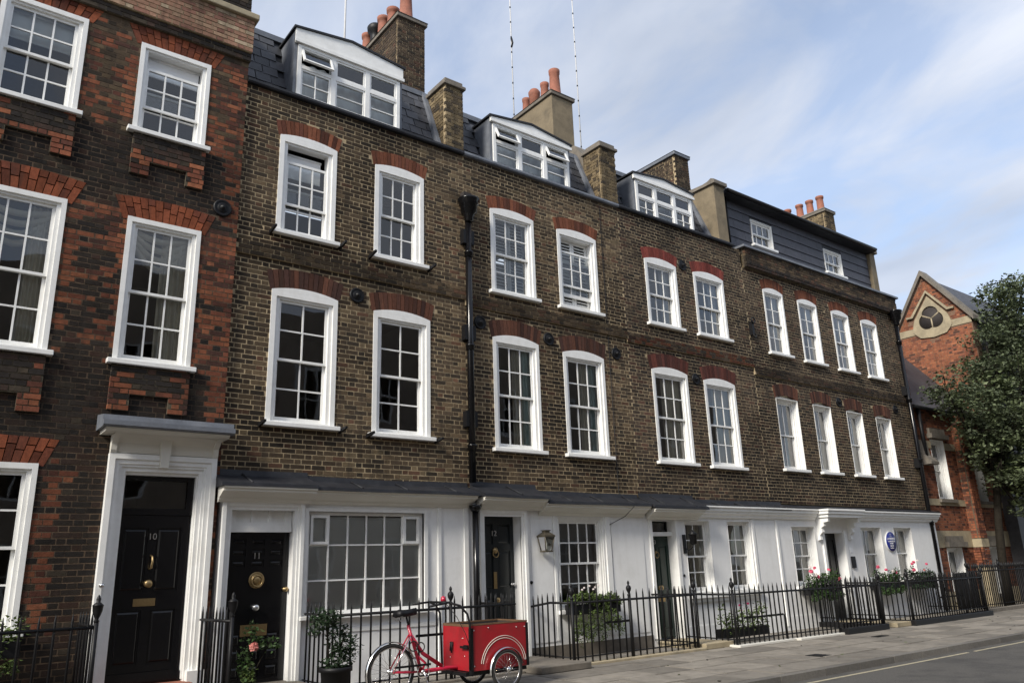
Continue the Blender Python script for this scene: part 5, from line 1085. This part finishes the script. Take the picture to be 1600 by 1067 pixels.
# ------------------------------------------------------------------ cargo tricycle
T = thing('cargo_tricycle', 'red box cargo tricycle with black saddle parked against the railings', 'tricycle', (6.0, -2.05, 0))
TC = -2.05
def wheel(name, x, y, r_, hubw=0.04, nsp=28):
    w = MB().torus((x, y, r_), r_-0.023, 0.023, 'y', 40, 8).build(name, 'rubber', T)
    MB().torus((x, y, r_), r_-0.046, 0.011, 'y', 40, 6).build('rim', 'chrome', w)
    sp = MB()
    for k in range(nsp):
        a = 2*math.pi*k/nsp; b = a+(0.5 if k % 2 else -0.5); s_ = hubw if k % 4 < 2 else -hubw
        sp.tube([(x+0.03*math.cos(b), y+s_, r_+0.03*math.sin(b)), (x+(r_-0.05)*math.cos(a), y, r_+(r_-0.05)*math.sin(a))], 0.0018, 4)
    sp.build('spokes', 'chrome', w); MB().lathe([(0.032, y-hubw-0.01), (0.032, y-hubw+0.005), (0.018, y-hubw+0.008), (0.018, y+hubw-0.008), (0.032, y+hubw-0.005), (0.032, y+hubw+0.01)], (x, 0, r_), 12, 'y').build('hub', 'chrome', w)
    return w
def guard(x, y, r_, a0, a1, wd=0.05, material='chrome'):
    vs = []; n = 20
    for i in range(n+1):
        a = a0+(a1-a0)*i/n
        for off, dr in ((-wd/2, -0.012), (-wd/4, 0), (wd/4, 0), (wd/2, -0.012)): vs.append((x+(r_+dr)*math.cos(a), y+off, 0.33+(r_+dr)*math.sin(a)-(0.33-guard.z)))
    MB().add(vs, [(i*4+k, i*4+k+1, (i+1)*4+k+1, (i+1)*4+k) for i in range(n) for k in range(3)], True).build('mudguard', material, T)
rx = 5.20; wheel('rear_wheel', rx, TC, 0.335); guard.z = 0.335; guard(rx, TC, 0.36, R(25), R(200))
fxw = 6.72; wheel('front_wheel', fxw, TC-0.40, 0.255); wheel('front_wheel', fxw, TC+0.40, 0.255)
guard.z = 0.255
guard(fxw, TC-0.40, 0.285, R(10), R(190)); guard(fxw, TC+0.40, 0.285, R(10), R(190))
# frame tubes
f = MB(); bb = (5.64, TC, 0.30)
f.tube([bb, (5.44, TC, 0.88)], 0.022, 8); f.tube([(5.49, TC, 0.74), (5.66, TC, 0.52), (5.95, TC, 0.34)], 0.026, 8); f.tube([(5.55, TC, 0.52), (5.70, TC, 0.40), bb], 0.017, 8)
f.tube([(rx, TC-0.06, 0.335), (5.4, TC-0.055, 0.315), bb], 0.012, 6); f.tube([(rx, TC+0.06, 0.335), (5.4, TC+0.055, 0.315), bb], 0.012, 6)
f.tube([(rx, TC-0.06, 0.335), (5.47, TC-0.03, 0.76)], 0.010, 6); f.tube([(rx, TC+0.06, 0.335), (5.47, TC+0.03, 0.76)], 0.010, 6)
f.tube([bb, (6.05, TC, 0.31), (6.35, TC, 0.29)], 0.026, 8); f.build('frame', 'pink_red', T)
MB().tube([(rx, TC-0.065, 0.335), (5.455, TC-0.045, 0.74)], 0.009, 6).build('stay', 'chrome', T)
MB().tube([(5.45, TC, 0.86), (5.415, TC, 0.98)], 0.013, 8).build('seat_post', 'black_iron', T)
sd = MB(); prof = [(5.26, 0.09, 1.035), (5.31, 0.11, 1.05), (5.38, 0.09, 1.04), (5.46, 0.045, 1.045), (5.56, 0.025, 1.06)]
vs = []
for (x, w, z) in prof: vs += [(x, TC-w, z-0.045), (x, TC-w*0.75, z+0.015), (x, TC, z+0.028), (x, TC+w*0.75, z+0.015), (x, TC+w, z-0.045), (x, TC, z-0.06)]
sd.add(vs, [(i*6+k, (i+1)*6+k, (i+1)*6+(k+1) % 6, i*6+(k+1) % 6) for i in range(4) for k in range(6)]+[(5,4,3,2,1,0), (24,25,26,27,28,29)], True); sd.build('saddle', 'black_iron', T)
MB().torus((5.31, TC-0.06, 0.965), 0.03, 0.006, 'y', 10, 5).torus((5.31, TC+0.06, 0.965), 0.03, 0.006, 'y', 10, 5).build('saddle_spring', 'steel', T)
# box with plywood rim, sloped rear
bx0, bx1, by0, by1, bz0, bz1 = 6.19, 7.13, TC-0.34, TC+0.34, 0.27, 0.83
def bpt(u, v, z): return (bx0+(bx1-bx0)*u, by0+(by1-by0)*v, z)
bxm = MB(); th = 0.014
bxm.box(bx0, bx1, by0, by0+th, bz0, bz1).box(bx0, bx1, by1-th, by1, bz0, bz1).box(bx0, bx0+th, by0+th, by1-th, bz0, bz1-0.015).box(bx1-th, bx1, by0+th, by1-th, bz0, bz1).box(bx0+th, bx1-th, by0+th, by1-th, bz0, bz0+th)
bo = bxm.build('cargo_box', 'red_paint', T, bevel=0.003)
MB().box(bx0-0.003, bx1+0.003, by0-0.003, by0+0.02, bz1+0.001, bz1+0.02).box(bx0-0.003, bx1+0.003, by1-0.02, by1+0.003, bz1+0.001, bz1+0.02).box(bx0-0.003, bx0+0.02, by0+0.02, by1-0.02, bz1-0.014, bz1+0.018).box(bx1-0.02, bx1+0.003, by0+0.02, by1-0.02, bz1+0.001, bz1+0.019).build('rim', 'plywood', bo)
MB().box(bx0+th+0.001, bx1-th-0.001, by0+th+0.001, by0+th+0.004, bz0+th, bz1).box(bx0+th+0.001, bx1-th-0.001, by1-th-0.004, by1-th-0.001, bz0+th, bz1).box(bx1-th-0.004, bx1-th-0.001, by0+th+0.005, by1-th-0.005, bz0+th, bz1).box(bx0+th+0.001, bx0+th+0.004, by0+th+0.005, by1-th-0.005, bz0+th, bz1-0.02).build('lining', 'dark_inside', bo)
for rr in (0.345, 0.375): MB().torus((fxw, by0-0.003, 0.30), rr, 0.004, 'y', 30, 5, R(8), R(172)).build('arch_stripe', 'cream_paint', bo)
MB().box(bx0-0.012, bx0-0.001, by0-0.012, by0+0.04, bz0-0.04, bz1-0.03).box(bx0-0.001, bx0+0.03, by0-0.012, by0-0.001, bz0-0.04, bz1-0.03).build('corner_strap', 'black_iron', bo)
MB().box(bx1-0.03, bx1+0.010, by0-0.011, by0-0.001, bz0, bz1-0.01).build('corner_strap', 'black_iron', bo)
for (ux, uz) in ((0.05, 0.06), (0.35, 0.05), (0.68, 0.05), (0.95, 0.08), (0.05, 0.5), (0.95, 0.5), (0.3, 0.52), (0.8, 0.5)):
    MB().lathe([(0.009, by0-0.001), (0.009, by0-0.006), (0.002, by0-0.009)], (bx0+(bx1-bx0)*ux, 0, bz0+uz), 8, 'y').build('bolt', 'steel', bo)
for (dy_, dz_) in ((0.2, 0.40), (0.5, 0.32), (0.15, 0.18), (0.5, 0.15)): MB().lathe([(0.010, bx0-0.001), (0.010, bx0-0.006), (0.002, bx0-0.009)], (0, by0+dy_, bz0+dz_), 8, 'x').build('bolt', 'steel', bo)
MB().box(bx0-0.03, bx0-0.001, by0+0.06, by0+0.14, 0.54, 0.59).box(bx0-0.045, bx0-0.03, by0+0.02, by0+0.2, 0.55, 0.58).tube([(bx0-0.02, by0+0.42, 0.62), (bx0-0.03, by0+0.43, 0.48)], 0.012, 6).tube([(bx0-0.02, by0+0.46, 0.62), (bx0-0.03, by0+0.46, 0.5)], 0.010, 6).build('latch', 'black_iron', bo)
MB().box(bx0-0.06, bx1, TC-0.30, TC+0.30, 0.215, 0.262).box(fxw-0.03, fxw+0.03, TC-0.40, TC+0.40, 0.235, 0.275).build('chassis', 'black_iron', T)
# handle bar loop rising from the box corners
MB().tube([(6.17, by0+0.0, 0.30), (6.16, by0-0.02, 0.86), (6.14, by0, 0.98), (6.05, by0+0.04, 1.09), (5.92, by0+0.10, 1.135), (5.86, TC-0.12, 1.14), (5.86, TC+0.12, 1.14), (5.92, by1-0.10, 1.135), (6.05, by1-0.04, 1.09), (6.14, by1, 0.98), (6.16, by1+0.02, 0.86), (6.17, by1, 0.30)], 0.015, 8).tube([(5.94, by0+0.10, 1.14), (5.60, TC-0.26, 1.10)], 0.014, 8).tube([(5.94, by1-0.10, 1.14), (5.66, TC+0.26, 1.12)], 0.014, 8).build('handlebar', 'black_iron', T)
MB().lathe([(0.034, 1.15), (0.036, 1.17), (0.03, 1.20), (0.012, 1.215), (0.001, 1.217)], (5.93, TC-0.08, 0), 12).build('bell', 'pink_red', T)
MB().tube([(5.9, TC-0.2, 1.12), (6.0, TC-0.3, 0.95), (6.1, by0, 0.75), (6.15, by0-0.02, 0.6)], 0.005, 5).build('brake_cable', 'rubber', T)
# chain set
MB().torus((bb[0], TC-0.05, bb[2]), 0.085, 0.006, 'y', 24, 5).lathe([(0.03, TC-0.06), (0.03, TC-0.04)], (bb[0], 0, bb[2]), 10, 'y').build('chainring', 'steel', T)
MB().box(rx+0.02, bb[0]+0.10, TC-0.075, TC-0.055, 0.375, 0.40).build('chain_guard', 'black_iron', T)
for s_, ang in ((-1, R(-70)), (1, R(110))):
    ex, ez = bb[0]+0.17*math.cos(ang), bb[2]+0.17*math.sin(ang)
    MB().tube([(bb[0], TC+s_*0.07, bb[2]), (ex, TC+s_*0.08, ez)], 0.011, 6).box(ex-0.045, ex+0.045, TC+s_*0.09, TC+s_*0.18, ez-0.012, ez+0.012).build('pedal', 'steel', T)
MB().torus((5.50, TC-0.04, 0.62), 0.06, 0.008, 'y', 18, 6).torus((5.62, TC-0.02, 0.60), 0.055, 0.008, 'y', 18, 6).build('cable_lock', 'rubber', T)

# ------------------------------------------------------------------ plants
def leaves(mb, c, rad, n, size, shell=0.0, flat=0.6, droop=0.0):
    for _ in range(n):
        while True:
            v = Vector((rng.uniform(-1, 1), rng.uniform(-1, 1), rng.uniform(-1, 1)))
            if shell <= v.length <= 1: break
        p = Vector((c[0]+v.x*rad[0], c[1]+v.y*rad[1], c[2]+v.z*rad[2])); s_ = size*rng.uniform(0.6, 1.3)
        a = Vector((rng.gauss(0, 1), rng.gauss(0, 1), rng.gauss(0, flat)-droop)).normalized(); b = a.cross(Vector((rng.gauss(0, 0.5), rng.gauss(0, 0.5), 1))).normalized()
        n_ = a.cross(b)*s_*0.12
        mb.add([p, p+a*s_*0.5+b*s_*0.34+n_, p+a*s_, p+a*s_*0.5-b*s_*0.34+n_], [(0, 1, 2, 3)])
def blossom(mb, c, r_, n=16):
    for k in range(n):
        th_ = rng.uniform(0, 2*math.pi); ph = rng.uniform(-0.6, 1.4); d = Vector((math.cos(th_)*math.cos(ph), math.sin(th_)*math.cos(ph), math.sin(ph)))
        leaves_c = Vector(c)+d*r_*0.55; t1 = d.orthogonal().normalized(); t2 = d.cross(t1)
        mb.add([leaves_c-t1*r_*0.5, leaves_c+t2*r_*0.5+d*r_*0.15, leaves_c+t1*r_*0.5, leaves_c-t2*r_*0.5+d*r_*0.15], [(0, 1, 2, 3)])
# window boxes
def window_box(label, x0, x1, y, z, mats, flowers, trail=0.0, n=700, h_=0.24, size=0.06, lm='leaf_mid', boxm='black_iron', group=None):
    t = thing('window_box', label, 'window box', ((x0+x1)/2, y, z), group)
    MB().box(x0, x1, y-0.10, y+0.10, z, z+0.17).build('trough', boxm, t)
    lv = MB(); L = x1-x0
    for k in range(10): leaves(lv, (x0+L*(k+0.5)/10, y-0.03, z+0.2+rng.uniform(-.02, h_*0.7)), (L/11, 0.14, h_*rng.uniform(0.5, 1)), n//10, size)
    if trail:
        for k in range(10): leaves(lv, (x0+L*(k+0.5)/10, y-0.13, z+0.05-trail*rng.uniform(0.1, 0.55)), (L/13, 0.06, trail*rng.uniform(0.25, 0.6)), n//14, size*0.8, droop=0.8)
    lv.build('foliage', lm, t)
    for (u, dz, r_, m_) in flowers:
        fb = MB(); blossom(fb, (x0+L*u, y-0.10+rng.uniform(-0.05, 0.03), z+0.2+dz), r_*0.85, 22); fb.build('flower', m_, t)
    return t
window_box('trough of bright green trailing plants under the small-paned window by the wall lantern', 9.72, 10.92, -0.30, 0.72, None, [(0.2+0.07*k, 0.22+0.03*(k % 3), 0.03, 'petal_white') for k in range(6)], trail=0.62, n=2800, lm='leaf_light', size=0.05, h_=0.14)
window_box('window box of pink and white geraniums beside the bracketed hood', 17.05, 18.35, -0.32, 0.74, None, [(0.06, 0.42, 0.06, 'petal_white'), (0.10, 0.32, 0.085, 'petal_pink'), (0.20, 0.24, 0.08, 'petal_white'), (0.24, 0.40, 0.06, 'petal_pink'), (0.30, 0.20, 0.075, 'petal_pink'), (0.62, 0.34, 0.065, 'petal_pink'), (0.97, 0.12, 0.075, 'petal_pink')], trail=0.2, n=1300)
window_box('window box of pink geraniums on the sill next to the bracketed hood', 20.1, 21.4, -0.32, 0.74, None, [(0.1, 0.36, 0.07, 'petal_pink'), (0.30, 0.28, 0.06, 'petal_pink'), (0.55, 0.24, 0.06, 'petal_white'), (0.75, 0.20, 0.065, 'petal_pink'), (0.95, 0.1, 0.04, 'petal_white')], trail=0.2, n=1200)
window_box('window box of pink and white geraniums on the sill by the end drainpipe', 21.8, 23.1, -0.32, 0.76, None, [(0.06, 0.38, 0.06, 'petal_pink'), (0.22, 0.42, 0.065, 'petal_pink'), (0.08, 0.22, 0.07, 'petal_pink'), (0.3, 0.46, 0.05, 'petal_white'), (0.75, 0.36, 0.055, 'petal_pink'), (0.55, 0.2, 0.05, 'petal_rose')], trail=0.15, n=1200, lm='leaf_dark')
window_box('pots of pale leafy plants with magenta flowers below the narrow windows', 13.15, 14.6, -0.85, 0.1, None, [(0.35, 0.40, 0.035, 'petal_magenta'), (0.55, 0.42, 0.035, 'petal_magenta'), (0.4, 0.3, 0.03, 'petal_pink')], n=900, h_=0.34, lm='leaf_light')
window_box('window box with yellow and crimson flowers beside the urn finial railing', -0.1, 1.3, -0.36, 0.75, None, [(0.42, 0.24, 0.06, 'petal_yellow'), (0.50, 0.18, 0.07, 'petal_magenta'), (0.56, 0.16, 0.05, 'petal_magenta'), (0.2, 0.2, 0.06, 'petal_magenta')], trail=0.25, n=1000, lm='leaf_light', size=0.055)
# potted standard tree beside door 11
t = thing('potted_shrub', 'dark potted rose bush with a ball-headed standard beside door 11', 'potted plant', (4.78, -1.35, 0))
MB().lathe([(0.15, 0), (0.16, 0.02), (0.19, 0.34), (0.215, 0.345), (0.215, 0.40), (0.195, 0.40), (0.18, 0.33), (0.001, 0.33)], (4.74, -1.42, 0), 20).build('pot', 'black_iron', t)
MB().tube([(4.66, -1.42, 0.30), (4.62, -1.42, 0.7), (4.58, -1.43, 0.95)], [0.012, 0.011, 0.008], 6).tube([(4.76, -1.42, 0.3), (4.80, -1.42, 0.6), (4.84, -1.44, 0.8)], 0.009, 6).tube([(4.74, -1.42, 0.3), (4.70, -1.38, 0.6), (4.72, -1.36, 0.85)], 0.008, 6).build('stem', 'bark', t)
lv = MB(); leaves(lv, (4.60, -1.42, 0.98), (0.21, 0.20, 0.14), 420, 0.055); leaves(lv, (4.82, -1.42, 0.68), (0.20, 0.20, 0.24), 420, 0.055); leaves(lv, (4.95, -1.40, 0.58), (0.18, 0.15, 0.16), 160, 0.05); leaves(lv, (4.72, -1.42, 0.45), (0.2, 0.2, 0.1), 160, 0.055); leaves(lv, (4.45, -1.42, 0.86), (0.1, 0.1, 0.08), 50, 0.05); lv.build('foliage', 'leaf_dark', t)
t = thing('rose_bush', 'sprawling rose with a pink bloom in front of door 11', 'rose bush', (3.72, -1.1, 0))
MB().tube([(3.68, -1.05, 0), (3.70, -1.06, 0.4), (3.75, -1.08, 0.9)], 0.010, 6).tube([(3.70, -1.05, 0), (3.82, -1.1, 0.45), (3.98, -1.12, 0.78)], 0.008, 6).lathe([(0.14, 0), (0.17, 0.24), (0.15, 0.25), (0.001, 0.22)], (3.7, -1.05, 0), 14).build('stem', 'bark', t)
lv = MB()
for c, r_, n in (((3.74, -1.08, 0.85), (0.12, 0.12, 0.16), 110), ((3.95, -1.12, 0.72), (0.16, 0.1, 0.10), 80), ((3.68, -1.06, 0.5), (0.10, 0.12, 0.22), 160)): leaves(lv, c, r_, n, 0.055)
lv.build('foliage', 'leaf_mid', t); lv = MB(); leaves(lv, (3.72, -1.12, 0.36), (0.09, 0.09, 0.16), 150, 0.045); lv.build('climber', 'leaf_light', t)
fb = MB(); blossom(fb, (3.75, -1.16, 0.70), 0.075, 26); fb.build('flower', 'petal_rose', t)
# street tree
TR = thing('street_tree', 'dark leafy street tree in front of the red gabled building', 'tree', (26.7, -0.75, 0))
base = Vector((26.7, -0.75, 0)); tk = MB(); top_ = base+Vector((0.5, -0.1, 3.6))
tk.tube([base-Vector((0, 0, 0.1)), base+Vector((0.05, 0, 1.2)), base+Vector((0.2, -0.05, 2.4)), top_, top_+Vector((0.6, -0.2, 2.2)), top_+Vector((0.9, -0.2, 4.6))], [0.15, 0.12, 0.11, 0.10, 0.07, 0.03], 10)
lobes = [((27.3,-1.2,6.9),1.05),((26.0,-1.1,6.15),0.85),((30.6,-1.2,9.6),1.5),((29.2,-0.9,8.2),1.1),((28.6,-1.6,6.6),1.6),((27.0,-1.5,5.2),1.1),((28.2,-1.2,4.6),1.4),((31.2,-1.0,8.0),1.9),((30.4,-1.2,5.6),1.9),((27.4,-1.9,4.0),0.8),((25.0,-1.1,5.95),0.6),((31.8,-1.0,10.4),1.2),((28.6,-1.4,3.6),0.9),((33,-1,9.6),1.5),((25.9,-1.3,5.2),0.75),((26.5,-1.4,4.3),0.75),((24.5,-1.05,6.4),0.5),((27.6,-1.5,3.3),0.7),((29.6,-1.6,3.4),1.0)]
lv = MB(); lv2 = MB()
def pts_to(c): return Vector(c)
for (c, r_) in lobes:
    c = Vector(c); mid = top_+(c-top_)*0.5+Vector((0, 0, -0.35)); tk.tube([top_+Vector((0.1, 0, 0.2)), mid, c], [0.06, 0.04, 0.015], 6)
    ncl = int(32*r_*r_)
    for k in range(ncl):
        while True:
            v = Vector((rng.uniform(-1, 1), rng.uniform(-1, 1), rng.uniform(-1, 1)))
            if 0.35 < v.length < 1.12: break
        q = c+Vector((v.x*r_, v.y*r_*0.9, v.z*r_*0.85)); s_ = rng.uniform(0.18, 0.42)
        if k % 3 == 0: tk.tube([c+(q-c)*0.2, q], [0.018, 0.006], 4)
        leaves(lv2 if rng.random() < 0.3 else lv, q, (s_*1.25, s_*1.1, s_*0.7), int(46*s_/0.3), rng.uniform(0.10, 0.16), flat=0.45, droop=0.25)  # random clusters are paler new growth, a sunlit tone put into the leaf colour
tk.build('trunk', 'bark', TR); lv.build('crown', 'leaf_tree', TR); lv2.build('young_lit_leaves', 'leaf_young_lit', TR)
# fallen leaves and grit along the kerb
for k in range(26):
    x = rng.uniform(9, 24); y = rng.uniform(-4.2, -1.7); m_ = MB(); leaves(m_, (x, y, 0.012), (0.01, 0.01, 0.001), 1, 0.06, flat=0.05)
    m_.build('fallen_leaf', rng.choice(('bark', 'leaf_light')), None, label='dry fallen leaf lying on the pavement slabs', cat='leaf', group='fallen leaves on the pavement')

# cover plates in the pavement
for (x, y, w, d, lab) in ((15.9, -2.55, 0.42, 0.16, 'small dark iron cover plate set in the pavement slabs'), (12.3, -3.55, 0.30, 0.30, 'square iron stopcock cover set in the pavement slabs')):
    m_ = MB().box(x, x+w, y, y+d, -0.03, 0.0075)
    for k in range(4): m_.box(x+0.02, x+w-0.02, y+d*(k+0.35)/4.4, y+d*(k+0.65)/4.4, 0.0076, 0.011)
    m_.build('cover_plate', 'black_iron', None, label=lab, cat='cover plate')
